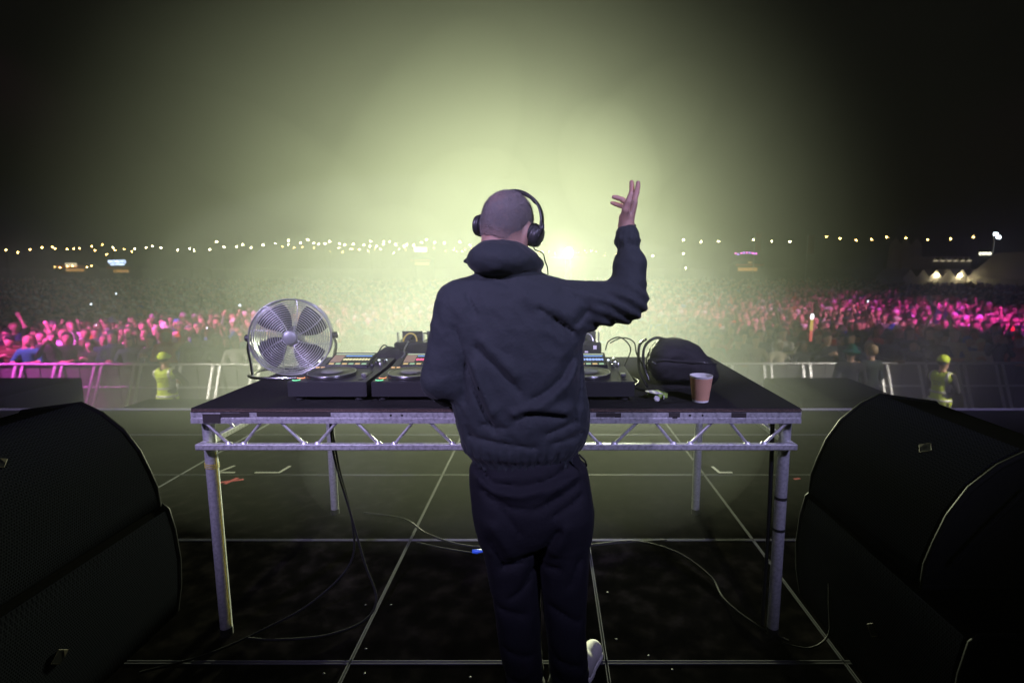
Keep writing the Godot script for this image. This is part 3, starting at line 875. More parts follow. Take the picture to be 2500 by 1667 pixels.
func build_gear() -> void:
	mat("jog", 0.05, 0.05, 0.05, 0.28, 0.5)
	mat("jog_face", 0.20, 0.21, 0.18, 0.3)
	glow("led_green", 0.2, 1.0, 0.45, 2.0)
	glow("led_orange", 1.0, 0.35, 0.1, 2.0)
	glow("led_amber", 1.0, 0.55, 0.1, 0.9)
	glow("led_white", 0.8, 0.9, 1.0, 2.2)
	media_player("media player nearest the fan, its slanted screen in full view", Vector3(-0.917, TOP, -2.238), Color(0.75, 0.72, 0.55), 4)
	media_player("media player half hidden by the performer's elbow, red waveform on screen", Vector3(-0.567, TOP, -2.238), Color(0.9, 0.3, 0.5), 5)
	media_player("media player between the performer and the black bag", Vector3(0.202, TOP, -2.238), Color(0.5, 0.6, 0.9), 6)
	# mixer
	var o := thing("dj_mixer", "black mixer with rows of knobs in front of the performer", "mixer", Vector3(-0.185, TOP, -2.25))
	part("body", box_mesh(Vector3(0.40, 0.085, 0.43), 0.006, Vector3(0, 0.062, -0.215)), M.plastic_dark, o)
	for x in [-0.17, 0.17]:
		for z in [-0.03, -0.40]:
			part("foot", lathe_mesh([Vector2(0, 0), Vector2(0.016, 0), Vector2(0.016, 0.022), Vector2(0, 0.022)], 14, Transform3D.IDENTITY, true), M.rubber, o, Vector3(x, 0, z))
	var kn := lathe_mesh([Vector2(0.009, 0), Vector2(0.008, 0.016), Vector2(0, 0.017)], 12)
	for c in 6:
		for r in 6:
			part("knob", kn, M.plastic_black if (c + r) % 4 else M.chrome_dull, o, Vector3(-0.155 + 0.062 * c, 0.1045, -0.17 - 0.042 * r))
	for c in 4:
		part("fader_cap", box_mesh(Vector3(0.016, 0.012, 0.024), 0.002), M.chrome_dull, o, Vector3(-0.12 + 0.08 * c, 0.11, -0.08 - 0.013 * c))
	# case lid with cable loops standing behind the players
	var lid := thing("rack_case", "tall black rack case with looped cables behind the players", "case", Vector3(-0.26, TOP, -2.94))
	part("shell", box_mesh(Vector3(1.10, 0.155, 0.14), 0.008, Vector3(0, 0.0785, 0)), M.plastic_black, lid)
	for k in 9:
		part("upright", box_mesh(Vector3(0.006, 0.05, 0.05), 0.002, Vector3(-0.54 + 0.135 * k, 0.18, 0.0)), M.chrome_dull, lid)
	for k in 8:
		var x := -0.4725 + 0.135 * k
		var arch := []
		for j in 13:
			var a := PI * j / 12
			arch.append(Vector3(x + cos(a) * 0.036, 0.155 + sin(a) * 0.042, 0.03 - 0.02 * sin(a)))
		part("cable_loop", tube_mesh(arch, 0.0045, 7), M.chrome_dull if k % 3 else M.tape_yellow, lid)
		part("plate", box_mesh(Vector3(0.11, 0.05, 0.004), 0.001, Vector3(x, 0.18, -0.025)), M.plastic_dark, lid)
	for p in [[-0.30, 0.11, M.led_orange], [-0.24, 0.12, M.paper_white], [0.47, 0.10, M.paper_white], [0.515, 0.13, M.paper_white]]:
		part("sticker", box_mesh(Vector3(0.018, 0.02, 0.002), 0.0005, Vector3(p[0], p[1], 0.0712)), p[2] if p[2] != M.led_orange else M.tape_pink, lid)
	for k in 7:
		part("socket", lathe_mesh([Vector2(0.011, 0), Vector2(0.011, 0.006), Vector2(0.006, 0.006), Vector2(0.006, 0.001)], 14, Transform3D(Basis(Vector3.RIGHT, PI / 2), Vector3(-0.46 + 0.15 * k, 0.05, 0.07))), M.chrome_dull, lid)
	# slumped black gear cover and the leads that run up to the case
	var cover := func(p: Vector3) -> float:
		var d := smin(cone_d(p, Vector3(-0.13, 0.03, 0), Vector3(0.02, 0.07, 0.0), 0.035, 0.06), cone_d(p, Vector3(0.02, 0.05, 0.02), Vector3(0.16, 0.06, 0.03), 0.06, 0.055), 0.05)
		d = smin(d, cone_d(p, Vector3(0.03, 0.1, 0), Vector3(0.06, 0.105, 0), 0.025, 0.02), 0.03)
		return maxf(d + wob.get_noise_3dv(p * 90.0) * 0.012, -p.y)
	tag(part("gear_cover", net_mesh(cover, Vector3(-0.2, -0.03, -0.12), Vector3(0.26, 0.16, 0.14), 0.009), M.bag_cloth, self, Vector3(-0.86, TOP, -2.86)), "slumped black cloth cover lying between the fan and the rack case", "cover")
	var cab := func(label: String, pts: Array, r: float, m: Material) -> void:
		tag(part("cable", tube_mesh(curve_pts(pts, 8), r, 7), m, self), label, "cable", "cables on and under the table")
	cab.call("thin black cable rising over the gear cover to the rack case", [Vector3(-0.9, 1.12, -2.86), Vector3(-0.86, 1.175, -2.87), Vector3(-0.81, 1.13, -2.88), Vector3(-0.77, 1.15, -2.9), Vector3(-0.71, 1.225, -2.93), Vector3(-0.64, 1.23, -2.92)], 0.0035, M.cable_black)
	cab.call("grey cable looping up from the player beside the bag", [Vector3(0.31, 1.15, -2.86), Vector3(0.325, 1.2, -2.84), Vector3(0.38, 1.225, -2.8), Vector3(0.43, 1.17, -2.78), Vector3(0.40, 1.09, -2.76), Vector3(0.39, 1.05, -2.74)], 0.0036, M.cable_black)
	cab.call("second grey cable looping down in front of the bag strap", [Vector3(0.33, 1.19, -2.84), Vector3(0.39, 1.22, -2.82), Vector3(0.445, 1.205, -2.78), Vector3(0.455, 1.15, -2.74), Vector3(0.48, 1.10, -2.72), Vector3(0.485, 1.045, -2.66)], 0.0036, M.cable_black)
	cab.call("bundle of black leads on the table between player and bag", [Vector3(0.36, 1.06, -2.7), Vector3(0.42, 1.05, -2.6), Vector3(0.43, 1.055, -2.5), Vector3(0.40, 1.045, -2.44), Vector3(0.44, 1.04, -2.4)], 0.006, M.cable_black)
	cab.call("bright twisted lead between the two players by the elbow", [Vector3(-0.72, 1.20, -2.83), Vector3(-0.725, 1.17, -2.76), Vector3(-0.715, 1.15, -2.72), Vector3(-0.73, 1.13, -2.7)], 0.004, M.chrome_dull)
	cab.call("long black cable hanging from the table and curling on the floor", [Vector3(-1.02, 0.93, -2.5), Vector3(-1.0, 0.7, -2.48), Vector3(-0.93, 0.45, -2.45), Vector3(-0.86, 0.2, -2.42), Vector3(-0.80, 0.05, -2.38), Vector3(-0.82, 0.012, -2.27), Vector3(-0.95, 0.012, -2.17), Vector3(-1.15, 0.012, -2.14), Vector3(-1.28, 0.012, -2.15)], 0.0055, M.cable_black)
	cab.call("black cable slanting from the table down to the leg with yellow wire", [Vector3(-1.03, 0.93, -2.52), Vector3(-0.99, 0.65, -2.5), Vector3(-0.93, 0.4, -2.47), Vector3(-0.93, 0.2, -2.43), Vector3(-1.08, 0.06, -2.33), Vector3(-1.25, 0.012, -2.2), Vector3(-1.4, 0.012, -2.05), Vector3(-1.6, 0.012, -1.95)], 0.005, M.cable_black)
	cab.call("black floor cable sagging behind the performer's legs", [Vector3(-1.18, 0.012, -3.35), Vector3(-0.9, 0.012, -3.26), Vector3(-0.7, 0.012, -3.06), Vector3(-0.42, 0.012, -2.92), Vector3(-0.1, 0.012, -2.95), Vector3(0.2, 0.012, -2.93), Vector3(0.5, 0.012, -2.98), Vector3(0.72, 0.012, -2.86), Vector3(0.84, 0.012, -2.62), Vector3(0.85, 0.012, -2.42), Vector3(0.93, 0.012, -2.24), Vector3(1.03, 0.012, -2.13)], 0.006, M.cable_black)
	cab.call("thin floor cable with a blue plug behind the performer", [Vector3(-0.75, 0.01, -2.97), Vector3(-0.5, 0.01, -2.88), Vector3(-0.3, 0.01, -2.85), Vector3(0.0, 0.01, -2.88), Vector3(0.35, 0.01, -2.95), Vector3(0.7, 0.01, -3.0)], 0.004, M.cable_black)
	cab.call("cable curling off the floor beside the lower cabinet", [Vector3(1.0, 0.012, -2.12), Vector3(1.1, 0.012, -2.09), Vector3(1.19, 0.05, -2.12), Vector3(1.205, 0.16, -2.16), Vector3(1.215, 0.3, -2.2)], 0.004, M.cable_black)
	mat("blue_plug", 0.03, 0.12, 0.6, 0.4)
	tag(part("cable_plug", lathe_mesh([Vector2(0, -0.03), Vector2(0.011, -0.03), Vector2(0.013, 0.0), Vector2(0.009, 0.03), Vector2(0, 0.03)], 14, Transform3D(Basis(Vector3.FORWARD, PI / 2), Vector3.ZERO)), M.blue_plug, self, Vector3(-0.385, 0.014, -2.862)), "small blue plug lying on the floor behind the performer", "plug")

func build_fan() -> void:
	var o := thing("drum_fan", "round chrome drum fan on a bracket at the table's end", "fan", Vector3(-1.31, TOP, -2.80))
	var c := Vector3(0, 0.197, 0)
	var ax := Vector3(0.30, 0.06, 0.95).normalized()
	var f := Basis(ax.cross(Vector3.UP).normalized() * -1.0, Vector3.UP, ax).orthonormalized()
	var R := 0.19
	var dome := func(r: float) -> float: return 0.058 + 0.035 * (1.0 - (r / R) * (r / R))
	for k in 15:
		var r := 0.036 + (R - 0.038) * k / 14.0
		part("wire_ring", tube_mesh(ring_pts(c + ax * dome.call(r), ax, r, 44), 0.0021, 6, false, true), M.fan_wire, o)
	for k in 12:
		var r := 0.05 + (R - 0.05) * k / 11.0
		part("rear_ring", tube_mesh(ring_pts(c - ax * (dome.call(r) + 0.01), ax, r, 36), 0.0019, 5, false, true), M.fan_wire, o)
	for s in [1.0, -1.0]:
		for k in 8:
			var a := TAU * (k + 0.3) / 8
			var pts := []
			for j in 9:
				var r := 0.03 + (R - 0.03) * j / 8.0
				var b: float = a + 0.35 * (r / R) * s
				pts.append(c + (f.x * cos(b) + f.y * sin(b)) * r + ax * s * (dome.call(r) - 0.002))
			part("spoke", tube_mesh(pts, 0.0024, 6), M.fan_wire, o)
	for k in 5:
		var z := -0.062 + 0.031 * k
		part("drum_hoop", tube_mesh(ring_pts(c + ax * z, ax, R + 0.002, 48), 0.003 if k in [0, 4] else 0.0019, 6, false, true), M.fan_wire, o)
	part("hub_badge", lathe_mesh([Vector2(0, 0), Vector2(0.033, 0), Vector2(0.033, 0.004), Vector2(0.03, 0.006), Vector2(0, 0.007)], 28, Transform3D(frame_of(ax), c + ax * 0.092)), M.fan_badge, o)
	part("motor", lathe_mesh([Vector2(0, -0.06), Vector2(0.05, -0.06), Vector2(0.055, -0.02), Vector2(0.04, 0.0), Vector2(0.028, 0.03), Vector2(0, 0.032)], 24, Transform3D(frame_of(ax), c)), M.chrome_dull, o)
	for k in 4:
		var st := begin()
		st.set_smooth_group(2)
		var a := TAU * k / 4 + 0.55
		var prev := []
		for j in 8:
			var r := 0.04 + 0.135 * j / 7.0
			var half := 0.30 + 0.28 * sin(PI * (0.25 + 0.6 * j / 7.0))
			var row := []
			for i in 7:
				var u := -1.0 + i / 3.0
				var b := a + half * u + 0.12 * j / 7.0
				row.append(c + (f.x * cos(b) + f.y * sin(b)) * r + ax * (0.024 * u + 0.004))
			if prev:
				for i in 6:
					quad(st, prev[i], prev[i + 1], row[i + 1], row[i])
					quad(st, prev[i] - ax * 0.002, row[i] - ax * 0.002, row[i + 1] - ax * 0.002, prev[i + 1] - ax * 0.002)
			prev = row
		part("blade", done(st), M.fan_blade, o)
	# bracket: two arms and a foot loop
	for s in [-1.0, 1.0]:
		var side: Vector3 = f.x * s
		var bolt := c + side * (R + 0.006)
		part("arm", tube_mesh(curve_pts([bolt + Vector3(0, 0.0, 0), bolt + side * 0.012 + Vector3(0, -0.05, 0.0), bolt + side * 0.0 + Vector3(0, -0.12, 0.01), Vector3(bolt.x - side.x * 0.01, 0.01, bolt.z + 0.02)], 6), 0.008, 10), M.chrome, o)
		part("knob", lathe_mesh([Vector2(0, -0.006), Vector2(0.017, -0.004), Vector2(0.018, 0.018), Vector2(0.012, 0.024), Vector2(0, 0.024)], 14, Transform3D(frame_of(side), bolt)), M.plastic_dark, o)
	part("base_loop", tube_mesh(curve_pts([Vector3(-0.19, 0.009, 0.09), Vector3(-0.19, 0.009, -0.09), Vector3(0.1, 0.009, -0.14), Vector3(0.19, 0.009, -0.02), Vector3(0.16, 0.009, 0.12), Vector3(-0.1, 0.009, 0.15), Vector3(-0.19, 0.009, 0.09)], 5), 0.008, 8), M.chrome, o)

func build_small_things() -> void:
	# paper cup
	var o := thing("paper_cup", "brown ripple paper cup with a white rim on the table", "cup", Vector3(0.642, TOP, -2.235))
	var wall := []
	var n := 60
	var st := begin()
	for i in 11:
		var t := i / 10.0
		var ring := []
		for k in n:
			var a := TAU * k / n
			var r := lerpf(0.0335, 0.0455, t) + (0.0006 if k % 2 else 0.0)
			ring.append(Vector3(r * cos(a), 0.007 + 0.094 * t, r * sin(a)))
		wall.append(ring)
	st.set_smooth_group(1)
	for i in 10:
		for k in n:
			quad(st, wall[i][k], wall[i + 1][k], wall[i + 1][(k + 1) % n], wall[i][(k + 1) % n])
	part("sleeve", done(st), M.kraft, o)
	part("inner_cup", lathe_mesh([Vector2(0.0325, 0.0), Vector2(0.034, 0.009), Vector2(0.0335, 0.0095), Vector2(0.045, 0.101), Vector2(0.0465, 0.106), Vector2(0.0475, 0.108), Vector2(0.0472, 0.1105), Vector2(0.0455, 0.1105), Vector2(0.044, 0.104), Vector2(0.032, 0.008), Vector2(0, 0.008)], 40), M.paper_white, o)
	# crumpled packet with white cards
	var pk := thing("card_packet", "green packet with loose white cards and a round sticker", "packet", Vector3(0.47, TOP, -2.27), 0.25)
	mat("packet_green", 0.30, 0.46, 0.10, 0.5)
	part("packet", box_mesh(Vector3(0.05, 0.02, 0.075), 0.002, Vector3(0.015, 0.0125, -0.03), Basis(Vector3.UP, 0.2)), M.packet_green, pk)
	part("card", box_mesh(Vector3(0.062, 0.0012, 0.05), 0.0004, Vector3(-0.01, 0.0262, -0.012), Basis(Vector3.FORWARD, 0.12) * Basis(Vector3.UP, 0.3)), M.paper_white, pk)
	part("card", box_mesh(Vector3(0.058, 0.0012, 0.046), 0.0004, Vector3(-0.014, 0.0295, -0.01), Basis(Vector3.FORWARD, 0.15) * Basis(Vector3.UP, 0.55)), M.paper_white, pk)
	part("flap", box_mesh(Vector3(0.004, 0.016, 0.03), 0.0008, Vector3(0.022, 0.0115, 0.012), Basis(Vector3.UP, -0.4)), M.paper_white, pk)
	part("sticker", lathe_mesh([Vector2(0, 0), Vector2(0.013, 0), Vector2(0.013, 0.001), Vector2(0, 0.001)], 20, Transform3D(Basis(Vector3.RIGHT, 0.9), Vector3(-0.016, 0.009, 0.026))), M.paper_white, pk)
	# soft black bag
	var bag := thing("black_bag", "slumped black holdall on the table behind the paper cup", "bag", Vector3(0.62, TOP, -2.62))
	var body := func(p: Vector3) -> float:
		var d := cone_d(p, Vector3(-0.06, 0.10, 0.06), Vector3(0.06, 0.095, 0.06), 0.085, 0.085)
		d = smin(d, cone_d(p, Vector3(-0.04, 0.08, -0.1), Vector3(0.07, 0.08, -0.1), 0.085, 0.085), 0.06)
		d = smin(d, egg_d(p, Vector3(-0.005, 0.165, 0.0), Vector3(0.105, 0.058, 0.12)), 0.05)
		d = smin(d, egg_d(p, Vector3(0.115, 0.066, 0.1), Vector3(0.065, 0.066, 0.1)), 0.03)
		d = maxf(d, p.y - 0.213 + 0.06 * maxf(0.0, p.x - 0.03))
		d += 0.010 * wob.get_noise_3d(p.x * 60.0, p.y * 140.0, p.z * 60.0) + 0.005 * absf(wob.get_noise_3dv(p * 190.0))
		d += 0.006 * exp(-pow((p.y - 0.128 + 0.05 * p.x) / 0.006, 2.0))
		return maxf(d, 0.002 - p.y)
	part("bag_body", net_mesh(body, Vector3(-0.21, -0.02, -0.24), Vector3(0.24, 0.25, 0.24), 0.0085), M.bag_cloth, bag)
	part("strap", tube_mesh(curve_pts([Vector3(-0.145, 0.03, 0.12), Vector3(-0.165, 0.11, 0.08), Vector3(-0.15, 0.18, 0.03), Vector3(-0.09, 0.215, 0.0), Vector3(-0.03, 0.2, 0.05)], 6), 0.007, 6), M.bag_shiny, bag)
	part("strap", tube_mesh(curve_pts([Vector3(-0.16, 0.012, 0.16), Vector3(-0.18, 0.07, 0.06), Vector3(-0.17, 0.17, -0.02), Vector3(-0.13, 0.2, -0.06)], 6), 0.007, 6), M.bag_shiny, bag)
	part("buckle", box_mesh(Vector3(0.022, 0.006, 0.014), 0.002, Vector3(-0.128, 0.118, 0.142), Basis(Vector3.FORWARD, 0.5)), M.chrome_dull, bag)
	part("zip", tube_mesh(curve_pts([Vector3(-0.12, 0.132, 0.145), Vector3(0.0, 0.128, 0.152), Vector3(0.1, 0.122, 0.16), Vector3(0.16, 0.115, 0.15)], 6), 0.003, 6), M.bag_shiny, bag)
	# little water bottle top beside the player
	var bt := thing("chrome_bottle", "small bottle with a shiny domed cap behind the player", "bottle", Vector3(0.325, TOP, -2.60))
	part("bottle", lathe_mesh([Vector2(0, 0), Vector2(0.026, 0.0), Vector2(0.027, 0.006), Vector2(0.027, 0.075), Vector2(0.022, 0.085), Vector2(0, 0.085)], 24), M.plastic_black, bt)
	part("cap", lathe_mesh([Vector2(0.022, 0.085), Vector2(0.022, 0.1), Vector2(0.017, 0.112), Vector2(0.008, 0.118), Vector2(0, 0.119)], 24), M.chrome, bt)

# ---------------------------------------------------------------- the performer
# lofts: rows of [height, centre x, half width, centre z, half depth], from top to bottom
const TORSO := [[1.585, -0.125, 0.085, -1.835, 0.085], [1.555, -0.115, 0.135, -1.83, 0.10], [1.52, -0.10, 0.185, -1.825, 0.118], [1.47, -0.098, 0.212, -1.82, 0.13], [1.40, -0.10, 0.222, -1.82, 0.142], [1.30, -0.098, 0.225, -1.82, 0.15], [1.20, -0.094, 0.228, -1.82, 0.152], [1.10, -0.083, 0.230, -1.82, 0.152], [1.04, -0.078, 0.224, -1.82, 0.15], [1.0, -0.080, 0.213, -1.82, 0.146], [0.975, -0.086, 0.203, -1.82, 0.14], [0.958, -0.086, 0.186, -1.82, 0.126], [0.945, -0.08, 0.181, -1.82, 0.122], [0.925, -0.075, 0.180, -1.82, 0.121]]
const HIPS := [[0.955, -0.072, 0.176, -1.82, 0.118], [0.92, -0.068, 0.184, -1.82, 0.128], [0.862, -0.06, 0.196, -1.82, 0.142], [0.80, -0.052, 0.201, -1.82, 0.148], [0.74, -0.046, 0.202, -1.82, 0.146], [0.69, -0.044, 0.196, -1.822, 0.136], [0.65, -0.042, 0.184, -1.825, 0.12]]
const LEG_A := [[0.90, -0.14, 0.112, -1.825, 0.12], [0.756, -0.145, 0.104, -1.822, 0.135], [0.635, -0.130, 0.101, -1.825, 0.118], [0.50, -0.120, 0.089, -1.83, 0.10], [0.408, -0.112, 0.083, -1.835, 0.092], [0.282, -0.101, 0.078, -1.84, 0.088], [0.172, -0.092, 0.074, -1.845, 0.09], [0.081, -0.082, 0.067, -1.85, 0.088], [0.018, -0.080, 0.068, -1.855, 0.095]]
const LEG_B := [[0.90, 0.022, 0.112, -1.825, 0.12], [0.756, 0.050, 0.105, -1.822, 0.135], [0.635, 0.055, 0.100, -1.825, 0.118], [0.50, 0.064, 0.086, -1.83, 0.10], [0.408, 0.067, 0.079, -1.835, 0.092], [0.282, 0.071, 0.072, -1.84, 0.088], [0.172, 0.077, 0.072, -1.845, 0.09], [0.081, 0.082, 0.070, -1.85, 0.088], [0.018, 0.084, 0.071, -1.855, 0.095]]
# folds seen on the back: points (x, y), depth of the groove (negative: a ridge), width
const FOLDS := [
	[[Vector2(-0.256, 1.279), Vector2(-0.227, 1.204), Vector2(-0.198, 1.132), Vector2(-0.164, 1.073)], 0.011, 0.012], [[Vector2(-0.232, 1.285), Vector2(-0.203, 1.21), Vector2(-0.172, 1.138)], -0.009, 0.017],
	[[Vector2(0.077, 1.292), Vector2(0.052, 1.248), Vector2(0.004, 1.204), Vector2(-0.04, 1.181)], 0.010, 0.013], [[Vector2(0.097, 1.28), Vector2(0.07, 1.23), Vector2(0.02, 1.185), Vector2(-0.03, 1.16)], -0.009, 0.018],
	[[Vector2(-0.093, 1.114), Vector2(-0.062, 1.13), Vector2(-0.005, 1.125), Vector2(0.052, 1.114)], 0.012, 0.012], [[Vector2(-0.10, 1.135), Vector2(-0.05, 1.152), Vector2(0.0, 1.148), Vector2(0.06, 1.135)], -0.008, 0.016],
	[[Vector2(-0.22, 1.34), Vector2(-0.169, 1.292), Vector2(-0.118, 1.239), Vector2(-0.088, 1.208)], 0.009, 0.014], [[Vector2(-0.20, 1.36), Vector2(-0.15, 1.31), Vector2(-0.10, 1.26)], -0.008, 0.02],
	[[Vector2(-0.203, 1.091), Vector2(-0.128, 1.082)], 0.008, 0.012], [[Vector2(0.004, 1.064), Vector2(0.092, 1.096)], 0.010, 0.012], [[Vector2(-0.248, 1.046), Vector2(-0.14, 1.034), Vector2(-0.04, 1.018)], 0.009, 0.012],
	[[Vector2(0.108, 1.319), Vector2(0.112, 1.24), Vector2(0.105, 1.159)], 0.008, 0.013], [[Vector2(0.03, 1.423), Vector2(0.081, 1.388)], 0.010, 0.014], [[Vector2(0.094, 1.414), Vector2(0.132, 1.453)], 0.010, 0.012],
	[[Vector2(-0.124, 1.538), Vector2(-0.191, 1.559)], 0.008, 0.012], [[Vector2(-0.29, 1.40), Vector2(-0.262, 1.30), Vector2(-0.262, 1.16)], 0.006, 0.014], [[Vector2(0.02, 1.03), Vector2(0.11, 1.045)], 0.008, 0.010],
	[[Vector2(-0.06, 1.50), Vector2(0.05, 1.44), Vector2(0.10, 1.40)], -0.007, 0.022], [[Vector2(-0.02, 1.46), Vector2(0.06, 1.405)], 0.008, 0.014], [[Vector2(0.05, 1.52), Vector2(0.13, 1.47)], 0.006, 0.012], [[Vector2(-0.25, 1.50), Vector2(-0.22, 1.44)], 0.007, 0.014]]
const CREASES := [
	[[Vector2(-0.226, 0.927), Vector2(-0.182, 0.894), Vector2(-0.078, 0.886), Vector2(0.027, 0.911), Vector2(0.105, 0.955)], 0.010, 0.010], [[Vector2(-0.226, 0.905), Vector2(-0.182, 0.87), Vector2(-0.078, 0.862), Vector2(0.03, 0.888)], -0.008, 0.013],
	[[Vector2(-0.204, 0.867), Vector2(-0.12, 0.817), Vector2(-0.036, 0.812)], 0.009, 0.011], [[Vector2(-0.183, 0.845), Vector2(-0.12, 0.778), Vector2(-0.089, 0.733)], 0.008, 0.011], [[Vector2(-0.025, 0.817), Vector2(0.095, 0.878)], 0.009, 0.011],
	[[Vector2(0.027, 0.789), Vector2(0.111, 0.839)], 0.009, 0.011], [[Vector2(0.038, 0.733), Vector2(-0.026, 0.631), Vector2(-0.144, 0.585)], 0.016, 0.016], [[Vector2(0.039, 0.58), Vector2(-0.015, 0.58)], 0.010, 0.012],
	[[Vector2(-0.047, 0.551), Vector2(-0.091, 0.487), Vector2(-0.123, 0.463)], 0.011, 0.013], [[Vector2(0.108, 0.603), Vector2(0.082, 0.516)], 0.009, 0.013], [[Vector2(-0.185, 0.688), Vector2(-0.144, 0.597)], 0.009, 0.013],
	[[Vector2(-0.17, 0.42), Vector2(-0.08, 0.39)], 0.009, 0.014], [[Vector2(0.02, 0.42), Vector2(0.11, 0.36)], 0.009, 0.014], [[Vector2(-0.15, 0.25), Vector2(-0.06, 0.22)], 0.008, 0.013], [[Vector2(0.02, 0.22), Vector2(0.12, 0.18)], 0.008, 0.013], [[Vector2(-0.14, 0.12), Vector2(-0.03, 0.1)], 0.010, 0.012], [[Vector2(0.03, 0.13), Vector2(0.13, 0.09)], 0.010, 0.012],
	[[Vector2(0.0, 0.86), Vector2(0.1, 0.915)], -0.006, 0.014], [[Vector2(-0.17, 0.75), Vector2(-0.12, 0.66)], -0.007, 0.02], [[Vector2(0.06, 0.74), Vector2(0.03, 0.66)], -0.008, 0.02]]

func loft_d(p: Vector3, rows: Array) -> float:
	var n := rows.size()
	var a: Array = rows[0]
	var b: Array = rows[0]
	for i in n - 1:
		a = rows[i]
		b = rows[i + 1]
		if p.y >= b[0]:
			break
	var t := clampf((p.y - b[0]) / (a[0] - b[0]), 0.0, 1.0)
	var hw := lerpf(b[2], a[2], t)
	var hd := lerpf(b[4], a[4], t)
	var u: float = absf(p.x - lerpf(b[1], a[1], t)) / hw
	var v: float = absf(p.z - lerpf(b[3], a[3], t)) / hd
	var d: float = (pow(pow(u, 2.3) + pow(v, 2.3), 1.0 / 2.3) - 1.0) * minf(hw, hd)
	return maxf(d, maxf(p.y - rows[0][0], rows[n - 1][0] - p.y))

func folds_d(p: Vector3, list: Array) -> float:
	var out := 0.0
	var q := Vector2(p.x, p.y)
	for f in list:
		var pts: Array = f[0]
		var reach: float = f[2] * 2.6
		var best := 1e9
		for i in pts.size() - 1:
			var a: Vector2 = pts[i]
			var b: Vector2 = pts[i + 1]
			var ab := b - a
			var h := clampf((q - a).dot(ab) / ab.length_squared(), 0.0, 1.0)
			best = minf(best, (q - a - ab * h).length_squared())
		if best < reach * reach:
			out += f[1] * exp(-1.25 * sqrt(best) / f[2]) if f[1] > 0.0 else f[1] * exp(-best / (f[2] * f[2]))
	return out

func jacket_d(p: Vector3) -> float:
	var d := loft_d(p, TORSO)
	# the arm that reaches down to the mixer
	d = smin(d, cone_d(p, Vector3(-0.285, 1.462, -1.815), Vector3(-0.343, 1.225, -1.785), 0.086, 0.074), 0.05)
	var fore := cone_d(p, Vector3(-0.343, 1.222, -1.785), Vector3(-0.385, 1.10, -2.05), 0.070, 0.046)
	d = smin(d, fore, 0.02)
	# the raised arm
	var up := cone_d(p, Vector3(0.05, 1.462, -1.82), Vector3(0.252, 1.474, -1.80), 0.086, 0.07)
	up = smin(up, cone_d(p, Vector3(0.262, 1.487, -1.80), Vector3(0.273, 1.60, -1.82), 0.068, 0.052), 0.03)
	up = smin(up, cone_d(p, Vector3(0.273, 1.60, -1.82), Vector3(0.269, 1.66, -1.835), 0.051, 0.034), 0.02)
	up = smin(up, cone_d(p, Vector3(0.268, 1.679, -1.838), Vector3(0.268, 1.69, -1.84), 0.047, 0.044), 0.014)
	up = smin(up, cone_d(p, Vector3(0.267, 1.69, -1.84), Vector3(0.266, 1.704, -1.842), 0.032, 0.028), 0.012)
	d = smin(d, up, 0.05)
	# hood lying on the shoulders
	var hood := egg_d(p, Vector3(-0.145, 1.613, -1.79), Vector3(0.114, 0.066, 0.102))
	hood = smin(hood, cone_d(p, Vector3(-0.19, 1.622, -1.83), Vector3(-0.276, 1.608, -1.86), 0.055, 0.004), 0.03)
	hood = smin(hood, egg_d(p, Vector3(-0.066, 1.598, -1.835), Vector3(0.058, 0.036, 0.085)), 0.03)
	hood = smin(hood, cone_d(p, Vector3(-0.20, 1.60, -1.95), Vector3(-0.06, 1.58, -1.96), 0.03, 0.03), 0.04)
	hood = maxf(hood, -cone_d(p, Vector3(-0.125, 1.74, -1.885), Vector3(-0.125, 1.56, -1.875), 0.085, 0.058))
	d = smin(d, hood, 0.006)
	if absf(d) < 0.04:
		if p.z > -1.83:
			d += 1.5 * folds_d(p, FOLDS) * clampf((p.z + 1.83) / 0.05, 0.0, 1.0)
		d += 0.0045 * wob.get_noise_3d(p.x * 55.0, p.y * 38.0, p.z * 55.0) + 0.007 * absf(wob.get_noise_3d(p.x * 120.0 + p.y * 60.0, p.y * 95.0, p.z * 120.0))
		if p.y > 1.36 and p.x > 0.1:   # bunched sleeve
			d += 0.0045 * sin((p.x * 0.5 + p.y) * 150.0 + 2.0 * wob.get_noise_3dv(p * 60.0)) * clampf((p.x - 0.1) / 0.08, 0.0, 1.0) * clampf((1.56 - p.y) / 0.06, 0.0, 1.0)
		if p.y > 1.655 and p.x > 0.2:
			d += 0.0025 * sin(atan2(p.z + 1.84, p.x - 0.268) * 15.0)
		if p.y < 1.02:                # gathered hem
			d += 0.0035 * sin(atan2(p.z + 1.82, p.x + 0.08) * 34.0 + 3.0 * wob.get_noise_3dv(p * 40.0)) * clampf((1.02 - p.y) / 0.04, 0.0, 1.0)
	return d

func trousers_d(p: Vector3) -> float:
	var d := smin(loft_d(p, LEG_A), loft_d(p, LEG_B), 0.018)
	d = smin(d, loft_d(p, HIPS), 0.035)
	if absf(d) < 0.04:
		if p.z > -1.84:
			d += 1.4 * folds_d(p, CREASES) * clampf((p.z + 1.84) / 0.04, 0.0, 1.0)
		d += 0.006 * wob.get_noise_3d(p.x * 70.0, p.y * 40.0, p.z * 70.0)
		if p.y < 0.2:
			d += 0.006 * sin(p.y * 110.0 + 4.0 * wob.get_noise_3dv(p * 40.0)) * (1.0 - p.y / 0.2)
	return d

var head_at := Transform3D(Basis(Vector3.BACK, -0.20) * Basis(Vector3.UP, -0.40) * Basis(Vector3.RIGHT, -0.12), Vector3(-0.131, 1.722, -1.865))

